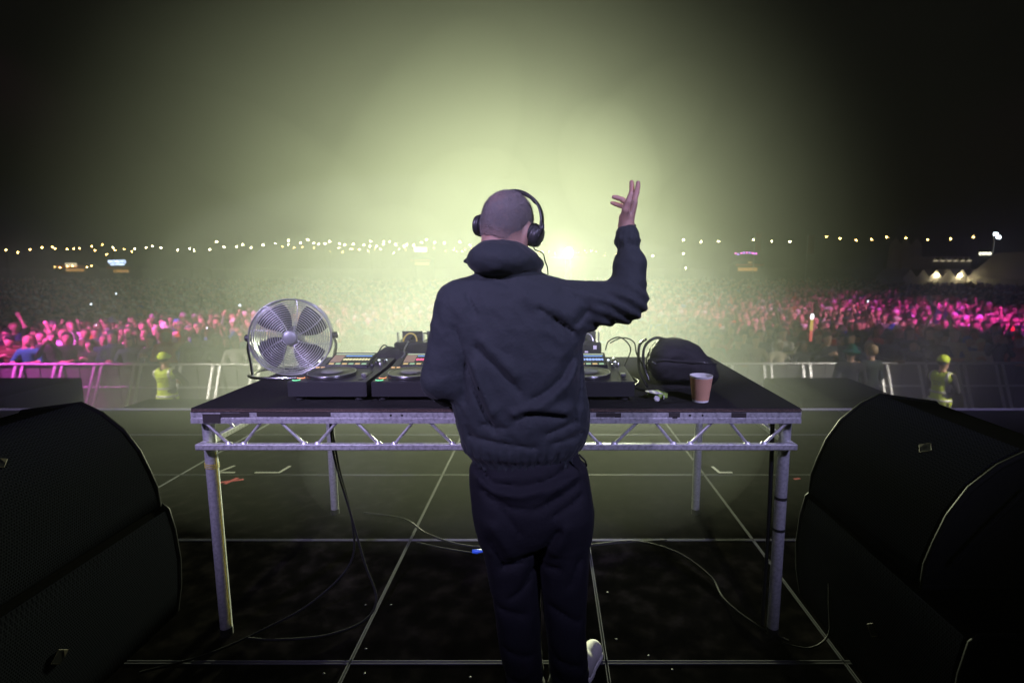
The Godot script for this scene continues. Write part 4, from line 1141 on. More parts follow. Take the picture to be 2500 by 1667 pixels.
func head_d(w: Vector3) -> float:
	var p := head_at.affine_inverse() * w
	var d := egg_d(p, Vector3(0, 0.026, 0.012), Vector3(0.0785, 0.086, 0.096))
	d = smin(d, egg_d(p, Vector3(0, -0.045, -0.036), Vector3(0.058, 0.072, 0.058)), 0.04)
	d = smin(d, cone_d(p, Vector3(0, -0.03, 0.03), Vector3(0, -0.085, 0.03), 0.062, 0.058), 0.03)
	# brow, nose, lips, chin on the far side
	d = smin(d, cone_d(p, Vector3(-0.03, 0.014, -0.082), Vector3(0.03, 0.014, -0.082), 0.012, 0.012), 0.02)
	d = smin(d, cone_d(p, Vector3(0, 0.002, -0.088), Vector3(0, -0.038, -0.108), 0.008, 0.014), 0.014)
	d = smin(d, cone_d(p, Vector3(-0.018, -0.070, -0.088), Vector3(0.018, -0.070, -0.088), 0.008, 0.008), 0.012)
	d = smin(d, egg_d(p, Vector3(0, -0.103, -0.078), Vector3(0.024, 0.018, 0.018)), 0.02)
	for s in [-1.0, 1.0]:
		d = maxf(d, 0.013 - (p - Vector3(0.031 * s, -0.004, -0.093)).length())
		d = minf(d, (p - Vector3(0.031 * s, -0.004, -0.079)).length() - 0.0125)
		# ear: a bent shell
		var e := egg_d(p, Vector3(0.081 * s, -0.008, 0.012), Vector3(0.010, 0.034, 0.020))
		e = maxf(e, 0.012 - (p - Vector3(0.092 * s, -0.008, 0.004)).length())
		d = smin(d, e, 0.008)
	# neck down into the collar, in world axes
	d = smin(d, cone_d(w, Vector3(-0.125, 1.68, -1.85), Vector3(-0.122, 1.53, -1.84), 0.060, 0.064), 0.03)
	return d

func chain_d(p: Vector3, pts: Array, ra: float, rb: float) -> float:
	var d := 1e9
	var n := pts.size() - 1
	for i in n:
		d = smin(d, cone_d(p, pts[i], pts[i + 1], lerpf(ra, rb, float(i) / n), lerpf(ra, rb, float(i + 1) / n)), 0.004)
	return d

const FINGERS := [
	[[Vector3(0.286, 1.797, -1.845), Vector3(0.297, 1.832, -1.862), Vector3(0.303, 1.852, -1.88), Vector3(0.306, 1.868, -1.892)], 0.0098, 0.0075],
	[[Vector3(0.281, 1.800, -1.868), Vector3(0.285, 1.838, -1.888), Vector3(0.287, 1.858, -1.905), Vector3(0.288, 1.874, -1.917)], 0.0098, 0.0076],
	[[Vector3(0.275, 1.798, -1.888), Vector3(0.256, 1.815, -1.905), Vector3(0.240, 1.821, -1.908), Vector3(0.227, 1.824, -1.908)], 0.0095, 0.0073],
	[[Vector3(0.270, 1.788, -1.905), Vector3(0.249, 1.797, -1.918), Vector3(0.235, 1.802, -1.92), Vector3(0.223, 1.806, -1.92)], 0.0086, 0.0066],
	[[Vector3(0.252, 1.742, -1.835), Vector3(0.256, 1.772, -1.818), Vector3(0.264, 1.798, -1.812), Vector3(0.271, 1.822, -1.812)], 0.0150, 0.0092]]

func hand_d(p: Vector3) -> float:
	var d := cone_d(p, Vector3(0.264, 1.66, -1.845), Vector3(0.265, 1.722, -1.85), 0.021, 0.0195)
	d = smin(d, cone_d(p, Vector3(0.264, 1.66, -1.862), Vector3(0.265, 1.722, -1.868), 0.019, 0.018), 0.02)
	# palm: fans of bones from wrist to knuckles
	for k in 4:
		d = smin(d, cone_d(p, Vector3(0.264, 1.722, -1.848 - 0.007 * k), FINGERS[k][0][0], 0.019, 0.0125), 0.014)
	d = smin(d, cone_d(p, Vector3(0.258, 1.725, -1.845), Vector3(0.253, 1.750, -1.836), 0.019, 0.017), 0.016)
	for f in FINGERS:
		d = smin(d, chain_d(p, f[0], f[1], f[2]), 0.004)
	return d

const REST := [
	[[Vector3(-0.372, 1.078, -2.150), Vector3(-0.366, 1.072, -2.185), Vector3(-0.364, 1.055, -2.208), Vector3(-0.363, 1.043, -2.218)], 0.0098, 0.0078],
	[[Vector3(-0.392, 1.080, -2.153), Vector3(-0.390, 1.075, -2.192), Vector3(-0.390, 1.057, -2.215), Vector3(-0.390, 1.044, -2.224)], 0.0098, 0.0078],
	[[Vector3(-0.411, 1.077, -2.150), Vector3(-0.414, 1.071, -2.187), Vector3(-0.415, 1.055, -2.208), Vector3(-0.415, 1.043, -2.217)], 0.0095, 0.0075],
	[[Vector3(-0.427, 1.071, -2.142), Vector3(-0.435, 1.064, -2.172), Vector3(-0.437, 1.052, -2.188), Vector3(-0.438, 1.043, -2.195)], 0.0086, 0.007],
	[[Vector3(-0.372, 1.072, -2.105), Vector3(-0.352, 1.058, -2.13), Vector3(-0.345, 1.048, -2.15), Vector3(-0.345, 1.044, -2.165)], 0.013, 0.009]]

func rest_d(p: Vector3) -> float:
	var d := cone_d(p, Vector3(-0.38, 1.11, -2.0), Vector3(-0.388, 1.085, -2.09), 0.026, 0.024)
	for k in 4:
		d = smin(d, cone_d(p, Vector3(-0.383 - 0.006 * k, 1.083, -2.09), REST[k][0][0], 0.019, 0.0125), 0.014)
	for f in REST:
		d = smin(d, chain_d(p, f[0], f[1], f[2]), 0.004)
	return d

func inner_d(p: Vector3) -> float:
	var d := cone_d(p, Vector3(-0.12, 1.55, -1.835), Vector3(-0.1, 1.42, -1.82), 0.06, 0.09)
	d = smin(d, cone_d(p, Vector3(-0.1, 1.42, -1.82), Vector3(-0.07, 0.95, -1.82), 0.10, 0.10), 0.06)
	d = smin(d, cone_d(p, Vector3(-0.24, 1.45, -1.82), Vector3(0.05, 1.45, -1.82), 0.05, 0.05), 0.05)
	d = smin(d, cone_d(p, Vector3(-0.285, 1.45, -1.82), Vector3(-0.34, 1.225, -1.79), 0.045, 0.038), 0.03)
	d = smin(d, cone_d(p, Vector3(-0.34, 1.225, -1.79), Vector3(-0.383, 1.10, -2.03), 0.036, 0.026), 0.03)
	d = smin(d, cone_d(p, Vector3(0.06, 1.46, -1.82), Vector3(0.25, 1.475, -1.80), 0.045, 0.04), 0.03)
	d = smin(d, cone_d(p, Vector3(0.255, 1.48, -1.80), Vector3(0.265, 1.68, -1.85), 0.036, 0.022), 0.03)
	for s in [[-0.12, -0.10, -0.085], [0.02, 0.06, 0.083]]:
		d = smin(d, cone_d(p, Vector3(s[0], 0.92, -1.82), Vector3(s[1], 0.5, -1.83), 0.062, 0.05), 0.05)
		d = smin(d, cone_d(p, Vector3(s[1], 0.5, -1.83), Vector3(s[2], 0.09, -1.855), 0.05, 0.04), 0.04)
	return d

func hair_d(w: Vector3) -> float:
	var p := head_at.affine_inverse() * w
	var d := egg_d(p, Vector3(0, 0.026, 0.012), Vector3(0.0805, 0.0885, 0.0985))
	d = smin(d, cone_d(p, Vector3(0, -0.02, 0.032), Vector3(0, -0.055, 0.034), 0.0635, 0.060), 0.03)
	d += 0.0008 * wob.get_noise_3dv(p * 900.0)
	# hair line: low at the nape, over the ears, high at the brow
	var line := lerpf(-0.052, 0.05, smoothstep(0.03, -0.07, p.z)) + 0.004 * wob.get_noise_3dv(p * 260.0)
	var over_ear := 0.032 - Vector2(p.y + 0.012, p.z - 0.008).length()
	return maxf(maxf(d, line - p.y), over_ear)

func shoe_d(p: Vector3, heel: Vector3, mid: Vector3, toe: Vector3) -> float:
	var d := cone_d(p, heel + Vector3(0, 0.012, 0), mid, 0.038, 0.044)
	d = smin(d, cone_d(p, mid, toe, 0.044, 0.038), 0.02)
	d = smin(d, cone_d(p, heel + Vector3(0, 0.05, 0), mid + Vector3(0, 0.03, 0), 0.034, 0.03), 0.03)
	return maxf(d, 0.018 - p.y)

func build_performer() -> void:
	var at := Vector3(-0.01, 0, -1.85)
	var o := thing("person", "performer in navy hooded jacket and headphones with one arm raised, back turned", "person", at)
	var skin := nets(head_d, Vector3(-0.27, 1.56, -2.01), Vector3(0.0, 1.86, -1.72), 0.0045)
	var hand := nets(hand_d, Vector3(0.19, 1.66, -1.95), Vector3(0.335, 1.90, -1.78), 0.0034)
	var rest := nets(rest_d, Vector3(-0.47, 1.02, -2.25), Vector3(-0.32, 1.14, -2.03), 0.0045)
	var inner := nets(inner_d, Vector3(-0.45, 0.05, -2.1), Vector3(0.33, 1.68, -1.68), 0.024)
	var bm := ArrayMesh.new()
	add_net(bm, join_nets([skin, hand, rest, inner]), -at)
	part("body", bm, M.skin, o)
	# the cropped hair stands off the scalp
	var hn := nets(hair_d, Vector3(-0.25, 1.62, -2.0), Vector3(-0.02, 1.86, -1.73), 0.0030)
	var hair_mesh := ArrayMesh.new()
	var arr := []
	arr.resize(Mesh.ARRAY_MAX)
	var hv := PackedVector3Array()
	var hc := PackedColorArray()
	for v in hn[0]:
		hv.append(v - at)
		var q: Vector3 = head_at.affine_inverse() * v
		# grizzled hair, thin on the crown and cropped to the skin at nape and temples
		var thin := exp(-(q - Vector3(-0.025, 0.075, 0.075)).length_squared() / 0.0011) * 0.7 + smoothstep(-0.005, -0.055, q.y) * 0.75
		hc.append(Color(0.26, 0.235, 0.225).lerp(Color(0.46, 0.29, 0.235), clampf(thin + 0.25 * wob.get_noise_3dv(v * 500.0), 0.0, 1.0)))
	arr[Mesh.ARRAY_VERTEX] = hv
	arr[Mesh.ARRAY_NORMAL] = hn[1]
	arr[Mesh.ARRAY_INDEX] = hn[2]
	arr[Mesh.ARRAY_COLOR] = hc
	hair_mesh.add_surface_from_arrays(Mesh.PRIMITIVE_TRIANGLES, arr)
	M.buzz_hair.vertex_color_use_as_albedo = true
	part("hair", hair_mesh, M.buzz_hair, o)
	var tufts := begin()
	tufts.set_smooth_group(-1)
	var hr := RandomNumberGenerator.new()
	hr.seed = 9
	for i in hn[0].size():
		var n: Vector3 = hn[1][i]
		var v: Vector3 = hn[0][i] - at
		var side := n.cross(Vector3(hr.randfn(), hr.randfn(), hr.randfn())).normalized() * 0.0006
		var lean := (n + Vector3(hr.randfn(), hr.randfn() - 0.8, hr.randfn()) * 0.35).normalized()
		tri(tufts, v - side - n * 0.001, v + side - n * 0.001, v + lean * hr.randf_range(0.003, 0.0075))
	var tuft := part("stubble", done(tufts), M.stubble, o.get_node("hair"))
	tag(tuft, "", "", "", "stuff")
	var j := part("jacket", net_mesh(jacket_d, Vector3(-0.45, 0.90, -2.13), Vector3(0.37, 1.73, -1.62), 0.0066, -at), M.jacket, o)
	part("drawcord", tube_mesh(curve_pts([Vector3(0.105, 0.985, -1.72) - at, Vector3(0.125, 0.965, -1.715) - at, Vector3(0.13, 0.945, -1.72) - at], 4), 0.003, 5), M.cable_black, j)
	part("trousers", net_mesh(trousers_d, Vector3(-0.29, -0.01, -2.02), Vector3(0.19, 0.98, -1.64), 0.009, -at), M.trousers, o)
	for s in [[Vector3(0.085, 0.03, -1.84), Vector3(0.135, 0.04, -1.95), Vector3(0.19, 0.035, -2.05)], [Vector3(-0.085, 0.03, -1.84), Vector3(-0.1, 0.04, -1.95), Vector3(-0.115, 0.035, -2.06)]]:
		var c: Vector3 = s[1]
		var f := func(p: Vector3) -> float: return shoe_d(p, s[0], s[1], s[2])
		var sh := part("shoe", net_mesh(f, c + Vector3(-0.13, -0.05, -0.18), c + Vector3(0.13, 0.1, 0.18), 0.006, -at), M.canvas_shoe, o)
		var sole := func(p: Vector3) -> float: return maxf(shoe_d(Vector3(p.x, 0.03, p.z), s[0], s[1], s[2]) - 0.004, maxf(0.001 - p.y, p.y - 0.022))
		part("sole", net_mesh(sole, c + Vector3(-0.13, -0.05, -0.18), c + Vector3(0.13, 0.0, 0.18), 0.006, -at), M.paper_white, sh)
	# headphones
	var hp := thing("headphones", "black over-ear headphones on the performer's cropped head", "headphones", Vector3.ZERO)
	hp.transform = head_at
	var band := begin()
	band.set_smooth_group(4)
	var prev := []
	for k in 33:
		var a := PI * k / 32.0
		var c := Vector3(0.016 + cos(a) * 0.106, 0.014 + sin(a) * 0.107, 0.004)
		var n := Vector3(cos(a), sin(a), 0)
		var wdt := 0.011 + 0.004 * sin(a)
		var row := [c - n * 0.003 + Vector3(0, 0, wdt), c + n * 0.003 + Vector3(0, 0, wdt), c + n * 0.003 - Vector3(0, 0, wdt), c - n * 0.003 - Vector3(0, 0, wdt)]
		if prev:
			for i in 4:
				quad(band, prev[i], prev[(i + 1) % 4], row[(i + 1) % 4], row[i])
		prev = row
	part("headband", done(band), M.plastic_black, hp)
	var pad := begin()
	for k in 12:
		var a := PI * (0.3 + 0.4 * k / 11.0)
		box(pad, Vector3(0.016 + cos(a) * 0.101, 0.014 + sin(a) * 0.102, 0.004), Vector3(0.019, 0.008, 0.03), 0.003, Basis(Vector3.BACK, a - PI / 2))
	part("headband_pad", done(pad), M.rubber, hp)
	for s in [-1.0, 1.0]:
		var fr := Transform3D(frame_of(Vector3(s, -0.12, 0.0)), Vector3(0.084 * s if s > 0.0 else -0.088, -0.008, -0.012))
		var cup := part("ear_cup", lathe_mesh([Vector2(0, 0.010), Vector2(0.030, 0.010), Vector2(0.0375, 0.012), Vector2(0.038, 0.021), Vector2(0.034, 0.024), Vector2(0.036, 0.026), Vector2(0.034, 0.034), Vector2(0.022, 0.040), Vector2(0, 0.041)], 30, fr), M.plastic_dark, hp)
		part("cushion", lathe_mesh([Vector2(0.018, 0.0), Vector2(0.030, -0.004), Vector2(0.038, 0.0), Vector2(0.039, 0.008), Vector2(0.034, 0.012)], 30, fr), M.rubber, cup)
		part("yoke", tube_mesh(curve_pts([Vector3(0.016 + 0.106 * s, 0.03, 0.004), Vector3(0.014 + 0.112 * s, 0.012, 0.006), Vector3(0.010 + 0.114 * s, -0.008, 0.006), Vector3(0.008 + 0.112 * s, -0.022, 0.006)], 5), [0.007, 0.0075, 0.008, 0.0085, 0.009, 0.009, 0.008, 0.008, 0.007, 0.007, 0.006, 0.006, 0.006, 0.005, 0.005, 0.005], 8), M.plastic_black, hp)
	part("wire", tube_mesh(curve_pts([Vector3(0.112, 0.02, 0.01), Vector3(0.094, 0.022, 0.018), Vector3(0.092, 0.005, 0.018), Vector3(0.104, -0.004, 0.012)], 6), 0.0012, 5), M.cable_black, hp)
	var inv := head_at.affine_inverse()
	part("lead", tube_mesh(curve_pts([Vector3(0.118, -0.03, 0.006), Vector3(0.116, -0.055, 0.004), inv * Vector3(-0.014, 1.635, -1.87), inv * Vector3(-0.006, 1.61, -1.90), inv * Vector3(0.004, 1.555, -1.92), inv * Vector3(-0.01, 1.35, -2.02), inv * Vector3(-0.1, 1.15, -2.24)], 7), 0.0021, 6), M.cable_black, hp)
	# bracelet watch on the raised wrist
	var wt := thing("wrist_watch", "steel watch on the performer's raised wrist above the cuff", "watch", Vector3(0.265, 1.716, -1.858))
	part("strap", lathe_mesh([Vector2(0.0235, -0.007), Vector2(0.0265, -0.005), Vector2(0.0265, 0.005), Vector2(0.0235, 0.007)], 24, Transform3D(Basis(Vector3(1.0, 0, 0), Vector3.UP, Vector3(0, 0, 1.3)), Vector3.ZERO)), M.chrome_dull, wt)
	part("case", box_mesh(Vector3(0.009, 0.028, 0.028), 0.003, Vector3(0.026, 0, 0)), M.chrome, wt)

# ---------------------------------------------------------------- crowd figures
# bones: [a, b, radius a, radius b, slot]; slots: 0 top, 1 trousers, 2 skin, 3 hair or hat. Figures face +z.
func figure_bones(pose: String, head: String, sleeves: bool) -> Array:
	var b := []
	var arm_slot := 0 if sleeves else 2
	b.append([Vector3(-0.115, 1.34, 0), Vector3(0.115, 1.34, 0), 0.098, 0.098, 0])
	b.append([Vector3(0, 1.32, 0.01), Vector3(0, 1.02, 0.0), 0.135, 0.135, 0])
	b.append([Vector3(-0.06, 1.02, 0), Vector3(0.06, 1.02, 0), 0.115, 0.115, 0])
	b.append([Vector3(-0.075, 0.90, -0.01), Vector3(0.075, 0.90, -0.01), 0.115, 0.115, 1])
	for s in [-1.0, 1.0]:
		b.append([Vector3(0.09 * s, 0.88, 0), Vector3(0.10 * s, 0.49, 0.02), 0.088, 0.062, 1])
		b.append([Vector3(0.10 * s, 0.49, 0.02), Vector3(0.11 * s, 0.09, -0.02), 0.058, 0.044, 1])
		b.append([Vector3(0.11 * s, 0.045, -0.04), Vector3(0.125 * s, 0.04, 0.14), 0.042, 0.038, 1])
		var sh := Vector3(0.185 * s, 1.375, 0)
		var el: Vector3
		var wr: Vector3
		var p := pose
		if pose == "one_up":
			p = "up" if s > 0 else "down"
		if pose == "point":
			p = "point" if s > 0 else "lean"
		match p:
			"down":
				el = Vector3(0.25 * s, 1.10, 0.0)
				wr = Vector3(0.235 * s, 0.87, 0.10)
			"up":
				el = Vector3(0.27 * s, 1.60, 0.06)
				wr = Vector3(0.20 * s, 1.86, 0.08)
			"point":
				el = Vector3(0.29 * s, 1.46, 0.16)
				wr = Vector3(0.30 * s, 1.64, 0.32)
			"lean":
				el = Vector3(0.27 * s, 1.13, 0.16)
				wr = Vector3(0.10 * s, 1.12, 0.34)
			"chest":
				el = Vector3(0.26 * s, 1.12, 0.05)
				wr = Vector3(0.07 * s, 1.28, 0.25)
			"phone":
				el = Vector3(0.22 * s, 1.25, 0.22)
				wr = Vector3(0.05 * s, 1.53, 0.33)
		b.append([sh, el, 0.060, 0.048, 0])
		b.append([el, wr, 0.045, 0.032, arm_slot])
		var hd := (wr - el).normalized()
		b.append([wr, wr + hd * 0.075, 0.034, 0.040, 2])
		b.append([wr + hd * 0.07, wr + hd * 0.14, 0.036, 0.018, 2])
		b.append([wr + hd * 0.03, wr + hd * 0.085 + Vector3(-0.05 * s, 0.0, 0.01), 0.016, 0.012, 2])
	b.append([Vector3(0, 1.40, -0.01), Vector3(0, 1.50, 0.01), 0.056, 0.052, 2])
	b.append([Vector3(0, 1.625, 0.005), Vector3(0, 1.545, 0.035), 0.088, 0.066, 2])
	b.append([Vector3(0, 1.60, 0.098), Vector3(0, 1.575, 0.112), 0.010, 0.016, 2])
	match head:
		"short":
			b.append([Vector3(0, 1.652, -0.012), Vector3(0, 1.62, -0.03), 0.090, 0.086, 3])
		"long":
			b.append([Vector3(0, 1.652, -0.014), Vector3(0, 1.60, -0.035), 0.094, 0.092, 3])
			b.append([Vector3(0.07, 1.60, -0.02), Vector3(0.085, 1.36, 0.03), 0.045, 0.03, 3])
			b.append([Vector3(-0.07, 1.60, -0.02), Vector3(-0.085, 1.36, 0.03), 0.045, 0.03, 3])
			b.append([Vector3(0, 1.58, -0.06), Vector3(0, 1.36, -0.08), 0.07, 0.06, 3])
		"cap":
			b.append([Vector3(0, 1.665, -0.005), Vector3(0, 1.655, -0.02), 0.096, 0.092, 3])
			b.append([Vector3(-0.035, 1.668, 0.10), Vector3(0.035, 1.668, 0.10), 0.022, 0.022, 3])
			b.append([Vector3(-0.02, 1.662, 0.14), Vector3(0.02, 1.662, 0.14), 0.018, 0.018, 3])
		"beanie":
			b.append([Vector3(0, 1.69, -0.012), Vector3(0, 1.655, -0.016), 0.088, 0.099, 3])
		"hood":
			b.append([Vector3(0, 1.655, -0.03), Vector3(0, 1.57, -0.045), 0.105, 0.105, 0])
			b.append([Vector3(0, 1.50, -0.04), Vector3(0, 1.42, -0.03), 0.09, 0.09, 0])
		"bucket":
			b.append([Vector3(0, 1.70, -0.01), Vector3(0, 1.655, -0.01), 0.082, 0.098, 3])
			for k in 8:
				var a0 := TAU * k / 8
				var a1 := TAU * (k + 1) / 8
				b.append([Vector3(cos(a0) * 0.125, 1.63, sin(a0) * 0.125 - 0.01), Vector3(cos(a1) * 0.125, 1.63, sin(a1) * 0.125 - 0.01), 0.022, 0.022, 3])
	return b

func figure_mesh(pose: String, head: String, sleeves: bool, cell := 0.024) -> ArrayMesh:
	var bones := figure_bones(pose, head, sleeves)
	var f := func(p: Vector3) -> float:
		var d := 1e9
		for b in bones:
			d = smin(d, cone_d(p, b[0], b[1], b[2], b[3]), 0.03)
		d = maxf(d, 0.017 - (p - Vector3(0.034, 1.618, 0.098)).length())
		d = maxf(d, 0.017 - (p - Vector3(-0.034, 1.618, 0.098)).length())
		return maxf(d, 0.004 - p.y)
	var net := nets(f, Vector3(-0.46, -0.02, -0.26), Vector3(0.46, 2.06, 0.52), cell)
	var v: PackedVector3Array = net[0]
	var ix: PackedInt32Array = net[2]
	var slot_of := PackedInt32Array()
	slot_of.resize(v.size())
	for i in v.size():
		var best := 1e9
		for b in bones:
			var d := cone_d(v[i], b[0], b[1], b[2], b[3])
			if d < best:
				best = d
				slot_of[i] = b[4]
		if head != "hood" and slot_of[i] == 3 and v[i].z > 0.035 and v[i].y < 1.66 and absf(v[i].x) < 0.07 and head in ["short", "long"]:
			slot_of[i] = 2
		if slot_of[i] == 3 and head in ["cap", "beanie"] and v[i].y < 1.64:
			slot_of[i] = 1 if v[i].z < -0.01 else 2
	var m := ArrayMesh.new()
	for s in 4:
		var remap := {}
		var vs := PackedVector3Array()
		var ns := PackedVector3Array()
		var out := PackedInt32Array()
		for t in range(0, ix.size(), 3):
			var votes := [0, 0, 0, 0]
			for k in 3:
				votes[slot_of[ix[t + k]]] += 1
			var win := slot_of[ix[t]]
			for k in 4:
				if votes[k] > votes[win]:
					win = k
			if win != s:
				continue
			for k in 3:
				var i := ix[t + k]
				if not remap.has(i):
					remap[i] = vs.size()
					vs.append(v[i])
					ns.append(net[1][i])
				out.append(remap[i])
		if vs.is_empty():
			vs = PackedVector3Array([Vector3(0, 1.2, 0), Vector3(0.001, 1.2, 0), Vector3(0, 1.201, 0)])
			ns = PackedVector3Array([Vector3.UP, Vector3.UP, Vector3.UP])
			out = PackedInt32Array([0, 1, 2])
		var arr := []
		arr.resize(Mesh.ARRAY_MAX)
		arr[Mesh.ARRAY_VERTEX] = vs
		arr[Mesh.ARRAY_NORMAL] = ns
		arr[Mesh.ARRAY_INDEX] = out
		m.add_surface_from_arrays(Mesh.PRIMITIVE_TRIANGLES, arr)
	return m

var kinds := []   # [mesh, words for pose, words for head, is it leaning]

func make_kinds() -> void:
	for k in [["lean", "short", true, "leaning on the rail", "short hair"], ["down", "short", true, "standing upright", "short hair"], ["chest", "long", true, "with folded hands", "long hair"], ["one_up", "short", false, "with one fist up", "short hair"], ["up", "cap", true, "with both arms up", "a cap"], ["lean", "cap", true, "leaning on the rail", "a cap"], ["lean", "long", false, "leaning on the rail", "long hair"], ["point", "hood", true, "pointing at the stage", "hood up"], ["down", "bucket", true, "standing upright", "a bucket hat"], ["chest", "beanie", true, "with folded hands", "a beanie"], ["phone", "short", true, "holding up both hands", "short hair"], ["lean", "hood", true, "leaning on the rail", "hood up"]]:
		kinds.append([figure_mesh(k[0], k[1], k[2]), k[3], k[4], k[0] == "lean"])

const TOPS := [["black", 0.012, 0.012, 0.013], ["black", 0.018, 0.017, 0.018], ["charcoal", 0.035, 0.034, 0.036], ["navy", 0.015, 0.02, 0.05], ["grey", 0.12, 0.12, 0.125], ["white", 0.62, 0.6, 0.58], ["olive", 0.045, 0.05, 0.022], ["red", 0.35, 0.03, 0.03], ["orange", 0.55, 0.13, 0.04], ["blue", 0.05, 0.12, 0.42], ["teal", 0.02, 0.16, 0.15], ["brown", 0.09, 0.05, 0.03], ["pink", 0.6, 0.3, 0.35], ["cream", 0.5, 0.44, 0.34]]
const ODDS := [0, 0, 0, 0, 0, 1, 1, 1, 1, 2, 2, 2, 2, 3, 3, 3, 4, 4, 4, 5, 6, 6, 7, 8, 9, 10, 11, 11, 12, 13, 5]
const ORD := ["first", "second", "third", "fourth", "fifth", "sixth", "seventh", "eighth", "ninth", "tenth", "eleventh", "twelfth", "thirteenth", "fourteenth", "fifteenth", "sixteenth", "seventeenth", "eighteenth", "nineteenth", "twentieth"]

func ordinal(n: int) -> String:
	if n < 20:
		return ORD[n]
	var tens := ["", "", "twenty", "thirty", "forty", "fifty", "sixty"]
	var t := (n + 1) / 10
	var u := (n + 1) % 10
	return tens[t] + ("-" + ORD[u - 1] if u else "") if u else {20: "twentieth", 30: "thirtieth", 40: "fortieth", 50: "fiftieth", 60: "sixtieth"}[n + 1]

func build_crowd() -> void:
	make_kinds()
	var tops := []
	for t in TOPS:
		tops.append(mat("top_" + t[0], t[1], t[2], t[3], 0.9, 0.0, 0.2))
	var skins := [mat("skin_fair", 0.55, 0.34, 0.26, 0.6, 0.0, 0.3), mat("skin_tan", 0.42, 0.25, 0.18, 0.6, 0.0, 0.3), mat("skin_brown", 0.17, 0.09, 0.06, 0.6, 0.0, 0.3)]
	var hairs := [mat("hair_dark", 0.015, 0.011, 0.009, 0.6), mat("hair_brown", 0.05, 0.03, 0.02, 0.6), mat("hair_fair", 0.28, 0.19, 0.1, 0.6)]
	var jeans := [mat("jeans", 0.02, 0.025, 0.045, 0.85), mat("jeans_black", 0.012, 0.012, 0.013, 0.85)]
	var hats := [tops[0], tops[5], tops[2], tops[7], tops[3], tops[13], tops[4], tops[9]]
	rng.seed = 77
	var left := 290
	var rest := []
	var row := 0
	var d := 12.72
	while d < 64.0:
		var t := d * 0.99 + 0.47
		var xl := -1335.0 / 1340.0 * t
		var xr := 1165.0 / 1340.0 * t
		var margin := 0.14 * d
		var x := xl - margin + rng.randf() * 0.4
		var n := 0
		while x < xr + margin:
			var at := Vector3(x + rng.randf_range(-0.07, 0.07), GROUND, -d + rng.randf_range(-0.12, 0.12) * (0.3 if row == 0 else 1.0))
			var seen: bool = at.x > xl + 0.1 and at.x < xr - 0.1
			var px := 1335.0 + 1340.0 * at.x / t
			if px > 1075.0 and px < 1425.0 and d < 24.0:
				seen = false   # behind the performer
			if left > 0 and seen:
				place_person(at, row, n, tops, skins, hairs, jeans, hats)
				n += 1
				left -= 1
			elif d < 20.0 or rng.randf() < 1.0 - (d - 20.0) / 75.0:
				rest.append(at)
			x += rng.randf_range(0.44, 0.56) if d < 20.0 else rng.randf_range(0.5, 0.85)
		row += 1
		d += 0.54 if d < 22.0 else 0.75
	# everyone farther back, or hidden: one mass
	var mass := Node3D.new()
	mass.name = numbered("crowd")
	add_child(mass)
	tag(mass, "dense crowd stretching back over the field behind the first rows", "crowd", "", "stuff")
	var lots := []
	for k in kinds.size():
		lots.append([])
	for at in rest:
		var k := rng.randi() % kinds.size()
		if kinds[k][3] and at.z < -13.2 and rng.randf() < 0.7:
			k = [1, 2, 9, 8][rng.randi() % 4]
		if k in [3, 4, 7, 10] and rng.randf() < 0.7:
			k = 1
		lots[k].append(at)
	var tint := mat("crowd_top", 1, 1, 1, 0.9, 0.0, 0.2)
	tint.vertex_color_use_as_albedo = true
	for k in kinds.size():
		if lots[k].is_empty():
			continue
		var src: ArrayMesh = kinds[k][0]
		var mesh: ArrayMesh = src.duplicate()
		mesh.surface_set_material(0, tint)
		mesh.surface_set_material(1, jeans[k % 2])
		mesh.surface_set_material(2, skins[0 if k % 3 else 1])
		mesh.surface_set_material(3, hairs[k % 3] if kinds[k][2].ends_with("hair") else hats[k % hats.size()])
		var mm := MultiMesh.new()
		mm.transform_format = MultiMesh.TRANSFORM_3D
		mm.use_colors = true
		mm.mesh = mesh
		mm.instance_count = lots[k].size()
		for i in lots[k].size():
			var s := rng.randf_range(0.92, 1.08)
			var b := Basis(Vector3.UP, rng.randf_range(-0.5, 0.5)).scaled(Vector3(s, s, s))
			mm.set_instance_transform(i, Transform3D(b, lots[k][i]))
			var c: Array = TOPS[ODDS[rng.randi() % ODDS.size()]]
			mm.set_instance_color(i, Color(c[1], c[2], c[3]))
		var mi := MultiMeshInstance3D.new()
		mi.name = "crowd_figures"
		mi.multimesh = mm
		mass.add_child(mi, true)

